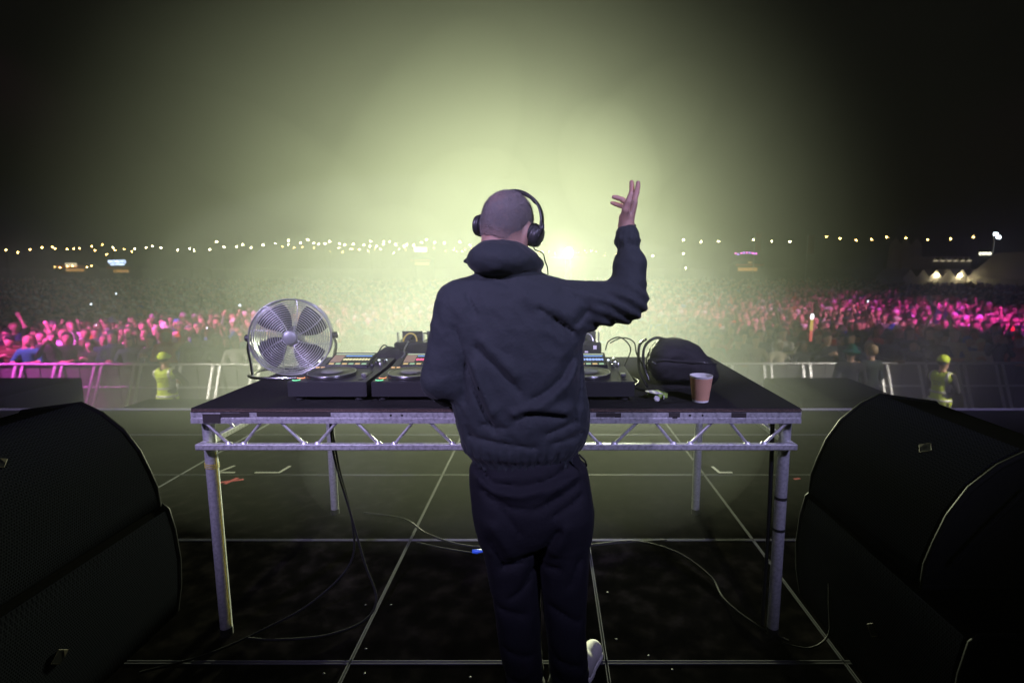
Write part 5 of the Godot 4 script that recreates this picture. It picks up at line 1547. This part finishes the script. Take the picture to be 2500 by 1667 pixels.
func place_person(at: Vector3, row: int, n: int, tops: Array, skins: Array, hairs: Array, jeans: Array, hats: Array) -> void:
	var pick := [0, 5, 6, 11, 0, 2, 7, 6, 9, 5, 10] if row == 0 else [1, 2, 1, 8, 9, 2, 1, 9, 2, 1, 3, 11, 1, 9, 8, 2, 10, 4, 7]
	var k: int = pick[rng.randi() % pick.size()]
	var c: int = ODDS[rng.randi() % ODDS.size()]
	var o := MeshInstance3D.new()
	o.name = numbered("person")
	o.mesh = kinds[k][0]
	add_child(o)
	o.position = at
	o.rotation.y = rng.randf_range(-0.35, 0.35) + clampf(-at.x * 0.03, -0.4, 0.4)
	var s := rng.randf_range(0.93, 1.08)
	o.scale = Vector3(s, s * rng.randf_range(0.98, 1.02), s)
	o.set_surface_override_material(0, tops[c])
	o.set_surface_override_material(1, jeans[rng.randi() % 2])
	o.set_surface_override_material(2, skins[[0, 0, 0, 1, 1, 2][rng.randi() % 6]])
	o.set_surface_override_material(3, hairs[[0, 0, 1, 1, 2][rng.randi() % 5]] if kinds[k][2].ends_with("hair") else hats[rng.randi() % hats.size()])
	var where := "at the barrier" if row == 0 else "%s crowd row" % ordinal(row)
	tag(o, "person in %s top, %s, %s, %s from fan side" % [TOPS[c][0], kinds[k][2], where, ordinal(n)], "person", "people in the front rows of the crowd")

# ---------------------------------------------------------------- pit: barrier, loudspeakers, guards
func build_pit() -> void:
	var src: Node3D = null
	var x := -14.6
	var n := 0
	while x < 13.6:
		var label := "aluminium crowd barrier section, %s from the fan's side" % ordinal(n)
		var o: Node3D
		if src == null:
			o = thing("crowd_barrier", label, "barrier", Vector3(x, GROUND, -12.2), 0.0, "crowd barrier along the pit")
			part("top_rail", tube_mesh([Vector3(-0.445, 1.15, 0), Vector3(0.445, 1.15, 0)], 0.032, 10), M.alu, o)
			part("panel", box_mesh(Vector3(0.87, 1.02, 0.012), 0.002, Vector3(0, 0.6, -0.01)), M.barrier_panel, o)
			part("lower_rail", box_mesh(Vector3(0.88, 0.045, 0.035), 0.004, Vector3(0, 0.62, 0.0)), M.alu, o)
			for s in [-0.08, 0.08]:
				part("brace", box_mesh(Vector3(0.06, 1.22, 0.035), 0.005, Vector3(s, 0.56, 0.24), Basis(Vector3.RIGHT, -0.40)), M.barrier_brace, o)
			part("foot_plate", box_mesh(Vector3(0.87, 0.02, 1.1), 0.004, Vector3(0, 0.028, 0.02)), M.alu, o)
			src = o
		else:
			o = copy_of(src, "crowd_barrier", label)
			o.position = Vector3(x, GROUND, -12.2 - 0.018 * maxf(0.0, x))
		x += 0.892
		n += 1
	# bass loudspeakers along the stage front
	var sub: Node3D = null
	var spots := [-10.2, -9.05, -7.9, -6.75, -5.05, 3.45, 5.0, 6.15, 7.3, 8.45]
	for i in spots.size():
		for level in (1 if i in [4, 6, 7, 8, 9] else 2):
			var label := "black bass loudspeaker in the pit, %s stack from the fan's side, %s" % [ordinal(i), "upper box" if level else "lower box"]
			var o: Node3D
			if sub == null:
				o = thing("bass_speaker", label, "speaker", Vector3.ZERO, 0.0, "bass loudspeakers at the stage front")
				part("cabinet", box_mesh(Vector3(1.12, 0.93, 1.1), 0.015, Vector3(0, 0.465, 0)), M.cabinet, o)
				part("grille", box_mesh(Vector3(1.04, 0.84, 0.012), 0.004, Vector3(0, 0.465, -0.557)), M.grille, o)
				for s in [-1, 1]:
					part("handle", tube_mesh([Vector3(s * 0.562, 0.6, -0.12), Vector3(s * 0.585, 0.6, -0.1), Vector3(s * 0.585, 0.6, 0.1), Vector3(s * 0.562, 0.6, 0.12)], 0.012, 6), M.plastic_black, o)
				sub = o
			else:
				o = copy_of(sub, "bass_speaker", label)
			o.position = Vector3(spots[i], GROUND + 0.037 + 0.934 * level, -6.62)
	# security guards in yellow vests
	guard("guard in a yellow vest and yellow cap standing in the pit beyond the fan", Vector3(-7.085, -0.363, -10), 3.05, false)
	guard("guard in a yellow vest and peaked yellow cap, side on, by the barrier", Vector3(7.123, -0.304, -9.7), 1.95, true)
	var rc := thing("road_case", "black road case in the pit in front of the guard beyond the fan", "case", Vector3(-6.05, GROUND + 0.036, -8.6))
	part("shell", box_mesh(Vector3(1.25, 1.08, 0.7), 0.02, Vector3(0, 0.59, 0)), M.cabinet, rc)
	for s in [-1, 1]:
		part("corner_edge", box_mesh(Vector3(0.03, 1.0, 0.03), 0.004, Vector3(s * 0.622, 0.59, 0.347)), M.black_metal, rc)
		for z in [-0.25, 0.25]:
			part("castor", lathe_mesh([Vector2(0, -0.02), Vector2(0.05, -0.02), Vector2(0.05, 0.02), Vector2(0, 0.02)], 14, Transform3D(Basis(Vector3.FORWARD, PI / 2), Vector3(s * 0.5, 0.05, z)), true), M.rubber, rc)
	# two dark figures in the pit
	pit_person("person in black coat and teal hat standing with back turned in the pit", Vector3(5.796, -0.223, -10.3), "bucket", M.black_cloth, M.top_teal, 2.9)
	pit_person("tall person in a dark green coat next to the teal hat", Vector3(6.307, -0.259, -10.5), "short", M.dark_green, M.hair_fair, 3.4)

func pit_person(label: String, at: Vector3, head: String, top: Material, hat: Material, turn: float) -> void:
	var o := MeshInstance3D.new()
	o.name = numbered("person")
	o.mesh = figure_mesh("down", head, true, 0.02)
	add_child(o)
	o.position = Vector3(at.x, GROUND + 0.036, at.z)
	o.rotation.y = turn
	o.scale = Vector3.ONE * 1.05
	for i in 4:
		o.set_surface_override_material(i, [top, M.jeans_black, M.skin_fair, hat][i])
	tag(o, label, "person")

func guard(label: String, at: Vector3, turn: float, side_on: bool) -> void:
	var o := thing("person", label, "person", Vector3(at.x, GROUND + 0.036, at.z), turn)
	var b := figure_mesh("chest" if side_on else "lean", "cap", true, 0.018)
	var body := part("body", b, null, o)
	for i in 4:
		body.set_surface_override_material(i, [M.black_cloth, M.jeans_black, M.skin_fair, M.hivis][i])
	# the vest is a shell over chest and waist
	var vest_f := func(p: Vector3) -> float:
		var d := smin(cone_d(p, Vector3(-0.115, 1.345, 0), Vector3(0.115, 1.345, 0), 0.108, 0.108), cone_d(p, Vector3(0, 1.32, 0.01), Vector3(0, 0.86, 0.0), 0.148, 0.15), 0.05)
		d = smin(d, cone_d(p, Vector3(-0.07, 0.9, 0), Vector3(0.07, 0.9, 0), 0.128, 0.128), 0.05)
		d += 0.008 * wob.get_noise_3dv(p * 60.0)
		d = maxf(d, cone_d(p, Vector3(0, 1.4, 0.0), Vector3(0, 1.7, 0.02), 0.085, 0.12) * -1.0)
		return maxf(d, 0.76 - p.y)
	var vest := part("vest", net_mesh(vest_f, Vector3(-0.32, 0.7, -0.26), Vector3(0.32, 1.5, 0.26), 0.016), M.hivis, o)
	var band := func(lo: Vector3, hi: Vector3) -> void:
		var f2 := func(p: Vector3) -> float:
			var q := ((p - (lo + hi) / 2).abs() - (hi - lo) / 2)
			return maxf(vest_f.call(p) - 0.004, maxf(q.x, maxf(q.y, q.z)))
		part("reflective_band", net_mesh(f2, lo - Vector3.ONE * 0.03, hi + Vector3.ONE * 0.03, 0.013), M.reflective, vest)
	band.call(Vector3(-0.3, 1.06, -0.3), Vector3(0.3, 1.11, 0.3))
	band.call(Vector3(-0.3, 0.91, -0.3), Vector3(0.3, 0.96, 0.3))
	band.call(Vector3(-0.17, 1.0, -0.3), Vector3(-0.12, 1.5, 0.3))
	band.call(Vector3(0.12, 1.0, -0.3), Vector3(0.17, 1.5, 0.3))
	for k in 7:   # print too small to read
		part("print", box_mesh(Vector3([0.022, 0.012, 0.026, 0.014, 0.02, 0.018, 0.024][k], 0.022, 0.006), 0.001, Vector3(-0.075 + 0.037 * (k % 4) + (0.02 if k > 3 else 0.0), 1.28 - 0.05 * (k / 4), -0.155)), M.plastic_dark, vest)

# ---------------------------------------------------------------- lights and stalls far behind the crowd
func festoon(label: String, bulbs: Array, m: Material, r: float, pole := true) -> void:
	var o := thing("string_light", label, "string lights", Vector3.ZERO, 0.0, "strings of bulbs over the field")
	var ball := SphereMesh.new()
	r *= 0.58
	ball.radius = r
	ball.height = r * 2.0
	ball.radial_segments = 10
	ball.rings = 6
	var cord := []
	for i in bulbs.size():
		var p: Vector3 = bulbs[i]
		part("bulb", ball, m, o, p)
		cord.append(p + Vector3(0, r + 0.05, 0))
		if i < bulbs.size() - 1:
			cord.append((p + bulbs[i + 1]) / 2 + Vector3(0, r - 0.15, 0))
	part("cord", tube_mesh(cord, 0.015, 4), M.cable_black, o)
	if pole:
		for e in [bulbs[0], bulbs[bulbs.size() - 1]]:
			part("pole", tube_mesh([Vector3(e.x, GROUND, e.z), Vector3(e.x, e.y + 0.4, e.z)], 0.04, 6), M.black_metal, o)

func stall(label: String, at: Vector3, w: float, h: float, lit: Material, panel_w: float, panel_h: float, panel_y: float) -> Node3D:
	var o := thing("food_stall", label, "stall", Vector3(at.x, GROUND, at.z), 0.0, "food stalls behind the crowd")
	part("roof", prism_mesh([Vector2(-w / 2 - 0.3, h), Vector2(0, h + 0.6), Vector2(w / 2 + 0.3, h)], -1.6, 1.6), M.dark_canvas, o)
	part("valance", box_mesh(Vector3(w + 0.5, 0.3, 0.04), 0.01, Vector3(0, h - 0.16, 1.62)), M.orange_cloth, o)
	part("counter", box_mesh(Vector3(w, 1.05, 0.5), 0.02, Vector3(0, 0.53, 1.2)), M.dark_canvas, o)
	part("back_wall", box_mesh(Vector3(w, h, 0.05), 0.01, Vector3(0, h / 2, -1.5)), M.dark_canvas, o)
	for s in [-1, 1]:
		part("post", tube_mesh([Vector3(s * w / 2, 0, 1.5), Vector3(s * w / 2, h, 1.5)], 0.05, 6), M.black_metal, o)
	part("lit_sign", box_mesh(Vector3(panel_w, panel_h, 0.08), 0.02, Vector3(0, panel_y, 1.7)), lit, o)
	part("hatch_light", box_mesh(Vector3(w * 0.8, 0.5, 0.05), 0.02, Vector3(0, h - 0.75, 0.9)), M.stall_amber, o)
	return o

func build_far() -> void:
	glow("bulb_warm", 1.0, 0.62, 0.18, 60.0)
	glow("bulb_pale", 1.0, 0.84, 0.5, 75.0)
	glow("stall_amber", 1.0, 0.5, 0.12, 0.55)
	glow("stall_white", 1.0, 0.85, 0.55, 1.1)
	glow("sign_blue", 0.55, 0.7, 1.0, 5.0)
	glow("bulb_pink", 1.0, 0.15, 0.7, 9.0)
	glow("bulb_violet", 0.45, 0.2, 1.0, 9.0)
	glow("flood_white", 0.8, 0.9, 1.0, 22.0)
	glow("sign_white", 1.0, 0.97, 0.9, 7.0)
	glow("strip_white", 1.0, 0.95, 0.7, 5.0)
	mat("dark_green", 0.015, 0.03, 0.022, 0.85)
	festoon("string of warm bulbs sagging at the edge of the field, farthest on the fan's side", [Vector3(-79.821, 3.632, -82), Vector3(-79.071, 3.294, -83), Vector3(-78.11, 3.742, -84), Vector3(-77.185, 4.076, -85), Vector3(-76.44, 4.168, -86)], M.bulb_warm, 0.13)
	festoon("string of warm bulbs above the amber stall", [Vector3(-70.783, 3.756, -80), Vector3(-69.024, 3.698, -80), Vector3(-68.074, 3.756, -80), Vector3(-68.084, 3.842, -81), Vector3(-67.079, 4.167, -82), Vector3(-66.282, 4.439, -83)], M.bulb_warm, 0.12)
	festoon("string of warm bulbs just above the blue stall sign", [Vector3(-74.795, 3.813, -92), Vector3(-72.973, 3.143, -92), Vector3(-71.475, 3.813, -92), Vector3(-69.963, 4.013, -92), Vector3(-68.719, 3.612, -92)], M.bulb_warm, 0.13)
	festoon("string of pale bulbs between the blue sign and the fan", [Vector3(-65.522, 4.047, -84), Vector3(-62.271, 3.803, -84), Vector3(-60.515, 4.047, -84), Vector3(-59.569, 4.23, -84), Vector3(-58.296, 3.986, -84), Vector3(-55.79, 3.681, -84), Vector3(-53.321, 3.62, -84), Vector3(-50.96, 3.742, -84)], M.bulb_pale, 0.12)
	festoon("string of bright bulbs high above the fan", [Vector3(-56.55, 3.972, -88), Vector3(-52.183, 5.056, -88), Vector3(-48.079, 4.61, -88), Vector3(-44.849, 4.547, -88), Vector3(-40.79, 5.247, -88), Vector3(-37.744, 5.374, -88)], M.bulb_pale, 0.16)
	festoon("string of small bulbs running level above the fan", [Vector3(-52.249, 4.287, -90), Vector3(-50.191, 4.352, -90), Vector3(-47.883, 4.222, -90), Vector3(-43.93, 4.874, -90), Vector3(-41.826, 4.679, -90), Vector3(-39.824, 4.939, -90), Vector3(-37.711, 4.874, -90), Vector3(-36.925, 4.744, -90), Vector3(-35.863, 4.809, -90)], M.bulb_pale, 0.12)
	festoon("string of small bulbs between the fan and the performer's head", [Vector3(-33.556, 4.978, -86), Vector3(-32.056, 4.666, -86), Vector3(-31.243, 4.48, -86), Vector3(-29.909, 4.604, -86), Vector3(-28.271, 4.48, -86), Vector3(-27.331, 4.293, -86), Vector3(-26.318, 4.293, -86), Vector3(-25.296, 4.542, -86), Vector3(-23.335, 4.542, -86), Vector3(-22.08, 4.293, -86), Vector3(-20.62, 4.417, -86)], M.bulb_pale, 0.12)
	festoon("string of bulbs just beside the performer's hood", [Vector3(-30.014, 5.4, -95), Vector3(-27.783, 5.331, -95), Vector3(-26.806, 5.331, -95), Vector3(-23.894, 4.781, -95), Vector3(-21.365, 5.194, -95), Vector3(-20.513, 5.675, -95), Vector3(-19.061, 5.194, -95), Vector3(-17.457, 5.125, -95), Vector3(-14.801, 5.262, -95), Vector3(-13.065, 4.781, -95)], M.bulb_pale, 0.13)
	festoon("string of bulbs right of the raised arm", [Vector3(13.37, 2.57, -70), Vector3(17.231, 2.876, -70), Vector3(17.553, 1.086, -70)], M.bulb_pale, 0.11, false)
	festoon("level string of bulbs above the coloured lights", [Vector3(19.135, 4.889, -78), Vector3(21.608, 4.664, -78), Vector3(24.07, 4.72, -78), Vector3(28.929, 4.946, -78), Vector3(31.52, 4.72, -78), Vector3(34.045, 4.664, -78)], M.bulb_pale, 0.13)
	festoon("string of warm bulbs towards the tents on the cup's side", [Vector3(37.147, 5.148, -74), Vector3(38.956, 4.934, -74), Vector3(41.091, 4.721, -74), Vector3(43.148, 4.827, -74), Vector3(45.131, 5.148, -74)], M.bulb_warm, 0.13)
	festoon("last string of warm bulbs, ending near the floodlights", [Vector3(44.525, 5.047, -73), Vector3(46.409, 4.896, -72), Vector3(48.547, 4.645, -71), Vector3(50.732, 4.704, -70), Vector3(52.817, 4.908, -69)], M.bulb_warm, 0.13)
	festoon("short string of coloured bulbs on a stall front", [Vector3(25.875, 3.041, -76), Vector3(26.659, 3.041, -76), Vector3(27.385, 3.096, -76), Vector3(28.172, 3.041, -76), Vector3(28.679, 2.986, -76)], M.bulb_pink, 0.13, false)
	festoon("second short string of violet bulbs on the same stall front", [Vector3(26.323, 2.88, -76.3), Vector3(27.099, 3.102, -76.3), Vector3(27.886, 3.102, -76.3), Vector3(28.567, 2.991, -76.3)], M.bulb_violet, 0.13, false)
	festoon("row of amber bulbs along the lit stall roof", [Vector3(-83.558, 1.048, -94), Vector3(-82.732, 0.979, -94), Vector3(-81.456, 1.186, -94), Vector3(-80.544, 1.255, -94), Vector3(-78.136, 1.048, -94), Vector3(-77.347, 1.255, -94)], M.bulb_warm, 0.13, false)
	mat("dark_canvas", 0.03, 0.028, 0.026, 0.9)
	stall("stall glowing amber with a lit white panel, under the far bulbs", Vector3(-81.059, 1.177, -96), 4.2, 3.1, M.stall_white, 2.0, 0.6, 3.25)
	var donut := stall("stall under the blue lit sign", Vector3(-74.705, 1.168, -98), 3.6, 2.9, M.sign_blue, 2.4, 0.2, 3.3)
	var tm := TextMesh.new()
	tm.text = "DONUTS"
	tm.font_size = 64
	tm.pixel_size = 0.0115
	tm.depth = 0.12
	part("sign_letters", tm, M.sign_blue, donut, Vector3(0, 3.82, 1.7))
	stall("stall with a bright white sign, beside the performer's hood", Vector3(-22.322, 3.714, -100), 3.2, 4.2, M.sign_white, 2.1, 0.6, 5.9)
	stall("dim stall under the coloured bulbs", Vector3(27.999, 2.965, -78), 3.4, 3.4, M.stall_amber, 0.6, 0.2, 3.6)
	# smaller and farther bulbs, strung irregularly
	var br := RandomNumberGenerator.new()
	br.seed = 21
	for k in 7:
		var far := 104.0 + 7.0 * k
		var x0 := -52.0 + 9.5 * k + br.randf_range(-3.0, 3.0)
		var list := []
		for j in 9:
			list.append(Vector3(x0 + j * br.randf_range(1.9, 2.3), 4.6 + br.randf_range(-0.5, 0.6) - 0.35 * sin(PI * j / 8.0), -far + br.randf_range(-1.0, 1.0)))
		festoon("distant string of small pale bulbs, %s from the field's edge" % ordinal(k), list, M.bulb_pale if k % 2 else M.bulb_warm, 0.1, false)
	for f in [[Vector3(26.547, 4.248, -70), "orange feather banner nearer to the raised arm"], [Vector3(33.201, 3.995, -70), "orange feather banner nearer to the tents"]]:
		var fl := thing("feather_banner", f[1], "banner", Vector3(f[0].x, GROUND, f[0].z), 0.0, "orange banners")
		part("pole", tube_mesh([Vector3(-0.42, 0, 0), Vector3(-0.42, f[0].y - GROUND + 1.2, 0)], 0.04, 6), M.galv, fl)
		part("flag", box_mesh(Vector3(0.84, 2.3, 0.03), 0.01, Vector3(0.02, f[0].y - GROUND, 0)), M.orange_cloth, fl)
	for f in [[Vector3(53.27, 4.323, -85), "pale pointed tent, nearest of three to the banners"], [Vector3(54.782, 4.2, -85), "pale pointed tent, middle one of three"], [Vector3(56.47, 4.2, -85), "pale pointed tent, nearest of three to the floodlights"]]:
		var tn := thing("pointed_tent", f[1], "tent", Vector3(f[0].x, GROUND, f[0].z), 0.0, "pointed tents behind the crowd")
		part("canvas", lathe_mesh([Vector2(1.1, 0), Vector2(1.0, 1.9), Vector2(0.75, f[0].y - GROUND + 0.2), Vector2(0.08, f[0].y - GROUND + 1.25)], 12), M.canvas_white, tn)
	for k in 2:
		var y: float = [3.55, 2.2][k]
		var w: Array = [[Vector3(44.467, 3.235, -66), Vector3(49.078, 3.283, -66)], [Vector3(32.318, 1.561, -52), Vector3(40.554, 1.447, -52)]][k]
		var mq := thing("long_marquee", ["low white marquee with a lit strip, behind the crowd near the floodlights", "nearer row of dim market tents behind the crowd"][k], "marquee", Vector3((w[0].x + w[1].x) / 2, GROUND, w[0].z))
		var L: float = w[1].x - w[0].x
		for j in 7:
			part("bay", prism_mesh([Vector2(-L / 14, 0), Vector2(-L / 14, y), Vector2(0, y + 0.7), Vector2(L / 14, y), Vector2(L / 14, 0)], -2.0, 2.0), M.canvas_white, mq, Vector3(-L / 2 + L * (j + 0.5) / 7, 0, 0))
		if k == 0:
			part("strip_lamp", box_mesh(Vector3(1.4, 0.28, 0.1), 0.05, Vector3(L / 2 + 1.3, y + 1.0, 2.2)), M.strip_white, mq)
			part("post", tube_mesh([Vector3(L / 2 + 1.3, 0, 2.15), Vector3(L / 2 + 1.3, y + 1.0, 2.15)], 0.05, 6), M.galv, mq)
			for j in 6:
				part("tube_lamp", box_mesh(Vector3(0.5, 0.1, 0.06), 0.02, Vector3(-L / 2 + L * (j + 0.5) / 6, y + 0.2, 2.15)), M.stall_white, mq)
		else:
			for j in 3:
				part("hanging_lamp", lathe_mesh([Vector2(0, 0), Vector2(0.12, 0.05), Vector2(0.1, 0.2), Vector2(0, 0.24)], 10), M.bulb_pale, mq, Vector3([-1.2, 0.9, 2.6][j], y + 0.05, 2.2))
	var big := thing("big_tent", "pale peaked tent at the edge of the field, nearest the cup's side", "tent", Vector3(40.471, 0.044, -46))
	big.position.y = GROUND
	part("canvas", prism_mesh([Vector2(-2.6, 0), Vector2(-2.4, 2.2), Vector2(0, 4.4), Vector2(2.4, 2.2), Vector2(2.6, 0)], -4.0, 4.0), M.canvas_white, big)
	# floodlight mast and the tree it lights
	var fm := thing("floodlight_mast", "mast with two white floodlights above a lit tree", "floodlight", Vector3(51.419, 2.72, -64))
	var top: Vector3 = Vector3(51.187, 4.761, -64)
	fm.position.y = GROUND
	part("mast", tube_mesh([Vector3.ZERO, Vector3(0, top.y - GROUND + 0.3, 0)], 0.08, 8), M.galv, fm)
	for s in [[-0.15, 0.2], [0.2, -0.15]]:
		var box_at := Vector3(s[0], top.y - GROUND + s[1], 0.2)
		var head := part("lamp_head", box_mesh(Vector3(0.55, 0.34, 0.2), 0.03, box_at), M.black_metal, fm)
		part("lamp_face", box_mesh(Vector3(0.48, 0.28, 0.03), 0.01, box_at + Vector3(0, 0, 0.112)), M.flood_white, head)
	var fl := SpotLight3D.new()
	fl.name = "flood_beam"
	fl.light_color = Color(0.9, 0.95, 1.0)
	fl.light_energy = 30.0
	fl.spot_range = 60.0
	fl.spot_angle = 60.0
	fl.spot_attenuation = 2.0
	fl.light_size = 0.3
	fl.shadow_enabled = true
	fm.add_child(fl)
	fl.position = Vector3(0, top.y - GROUND, 0.45)
	fl.basis = Basis.looking_at(Vector3(-0.2, -0.75, 0.6).normalized(), Vector3.UP)
	tree("leafy tree lit green under the floodlights", Vector3(49.856, 1.782, -62.5), 4.6)
	# mast of the big lamp
	var mast := thing("lamp_mast", "slim truss mast in the crowd carrying the big spotlight", "mast", Vector3(1.087, GROUND, -28.33))
	for s in [[-0.15, -0.15], [0.15, -0.15], [0.15, 0.15], [-0.15, 0.15]]:
		part("chord", tube_mesh([Vector3(s[0], 0, s[1]), Vector3(s[0], 3.7, s[1])], 0.025, 6), M.alu, mast)
	for k in 7:
		part("rung", tube_mesh([Vector3(-0.15, 0.5 * k, 0.15), Vector3(0.15, 0.5 * k + 0.5, 0.15)], 0.012, 5), M.alu, mast)
	part("cross_bar", tube_mesh([Vector3(-0.9, 3.72, 0.0), Vector3(0.9, 3.72, 0.0)], 0.03, 6), M.alu, mast)
	# lit phones and a light stick in the crowd
	glow("phone_lit", 0.75, 0.85, 1.0, 9.0)
	for p in [[Vector3(-18.802, 0.272, -24), "lit phone held high above the crowd below the blue sign"], [Vector3(-16.622, 0.106, -20), "lit phone in the crowd nearer the barrier"], [Vector3(-13.24, -0.232, -16), "lit phone close to the barrier on the fan's side"], [Vector3(-10.644, 0.138, -19), "lit phone just beside the fan"], [Vector3(-9.967, -0.317, -16), "small lit phone between guard and fan"], [Vector3(12.886, 0.072, -22), "small lit phone above the teal hat"]]:
		var ph := thing("phone", p[1], "phone", p[0], rng.randf_range(-0.4, 0.4), "lit phones in the crowd")
		part("case", box_mesh(Vector3(0.075, 0.15, 0.009), 0.004), M.plastic_black, ph)
		part("torch_light", box_mesh(Vector3(0.05, 0.05, 0.004), 0.001, Vector3(0, 0.04, 0.0075)), M.phone_lit, ph)
	var sp: Vector3 = Vector3(6.171, 0.127, -12.7)
	var stick := thing("light_stick", "glowing foam stick, white, yellow and red, raised above the crowd", "light stick", sp)
	glow("stick_white", 0.95, 0.9, 1.0, 4.0)
	glow("stick_yellow", 1.0, 0.7, 0.15, 0.9)
	glow("stick_red", 1.0, 0.12, 0.12, 0.9)
	part("tip_light", lathe_mesh([Vector2(0.035, 0.20), Vector2(0.04, 0.24), Vector2(0.035, 0.31), Vector2(0, 0.33)], 10), M.stick_white, stick)
	part("middle_light", lathe_mesh([Vector2(0.035, -0.06), Vector2(0.035, 0.20)], 10), M.stick_yellow, stick)
	part("grip_light", lathe_mesh([Vector2(0, -0.32), Vector2(0.03, -0.32), Vector2(0.035, -0.06)], 10), M.stick_red, stick)

func tree(label: String, at: Vector3, h: float) -> void:
	var o := thing("tree", label, "tree", Vector3(at.x, GROUND, at.z))
	var st := begin()
	tube(st, [Vector3.ZERO, Vector3(0.05, h * 0.4, 0), Vector3(0.0, h * 0.7, 0.05)], [0.16, 0.11, 0.05], 8)
	for k in 7:
		var a := TAU * k / 7.0
		tube(st, [Vector3(0.03, h * 0.4, 0), Vector3(cos(a) * 0.6, h * 0.6, sin(a) * 0.6), Vector3(cos(a) * 1.1, h * 0.78, sin(a) * 1.1)], [0.06, 0.035, 0.015], 5)
	part("trunk", done(st), M.bark, o)
	var leaf := begin()
	leaf.set_smooth_group(-1)
	var r := RandomNumberGenerator.new()
	r.seed = 5
	for c in 26:
		var cc := Vector3(r.randf_range(-1.3, 1.3), h * 0.72 + r.randf_range(-0.9, 0.9), r.randf_range(-1.2, 1.2))
		for k in 110:
			var p := cc + Vector3(r.randfn(), r.randfn(), r.randfn()) * 0.22
			var b := Basis.from_euler(Vector3(r.randf() * TAU, r.randf() * TAU, r.randf() * TAU))
			tri(leaf, p + b * Vector3(-0.05, 0, 0), p + b * Vector3(0.05, 0, 0), p + b * Vector3(0, 0.13, 0.02))
	part("crown", done(leaf), M.leaf, o)

func build_rig() -> void:
	# the rear bar of the stage roof and the wing towers that carry the lamps, outside the frame
	var o := thing("lighting_bar", "roof bar behind the camera carrying the violet lights", "lighting bar")
	part("bar", tube_mesh([Vector3(-6.5, 5.45, 2.4), Vector3(6.5, 5.45, 2.4)], 0.05, 10), M.alu, o)
	for x in [-6.5, 6.5]:
		part("tower", box_mesh(Vector3(0.3, 5.45, 0.3), 0.02, Vector3(x, 2.73, 2.4)), M.black_metal, o)
	for k in 4:
		var s := -1.0 if k % 2 else 1.0
		var w := thing("wing_tower", "black %s lighting tower on the stage wing, on the %s side" % ["rear" if k > 1 else "front", "fan" if s < 0 else "cup"], "tower", Vector3(s * 12.1, GROUND, -10.6 if k < 2 else -4.6), 0.0, "wing towers beside the stage")
		part("mast", box_mesh(Vector3(0.4, 8.6, 0.4), 0.02, Vector3(0, 4.3, 0.35)), M.black_metal, w)
		for y in [5.6, 6.9, 8.3]:
			part("arm", tube_mesh([Vector3(-0.8, y, 0.1), Vector3(0.8, y, 0.1)], 0.04, 8), M.alu, w)

func _ready() -> void:
	rng.seed = 11
	wob.seed = 5
	wob.frequency = 0.1
	wob.fractal_octaves = 2
	set_the_light()
	set_materials()
	mat("fan_wire", 0.55, 0.56, 0.56, 0.3, 0.75)
	mat("stubble", 0.22, 0.2, 0.19, 0.6)
	mat("fan_badge", 0.35, 0.36, 0.36, 0.4, 0.4)
	mat("fan_blade", 0.05, 0.055, 0.045, 0.6, 0.2)
	mat("barrier_panel", 0.16, 0.16, 0.165, 0.6, 0.3)
	mat("barrier_brace", 0.62, 0.62, 0.64, 0.45, 0.35)
	build_ground()
	build_stage()
	build_rig()
	build_monitors()
	build_table()
	build_gear()
	build_fan()
	build_small_things()
	build_performer()
	build_crowd()
	build_far()
	build_pit()
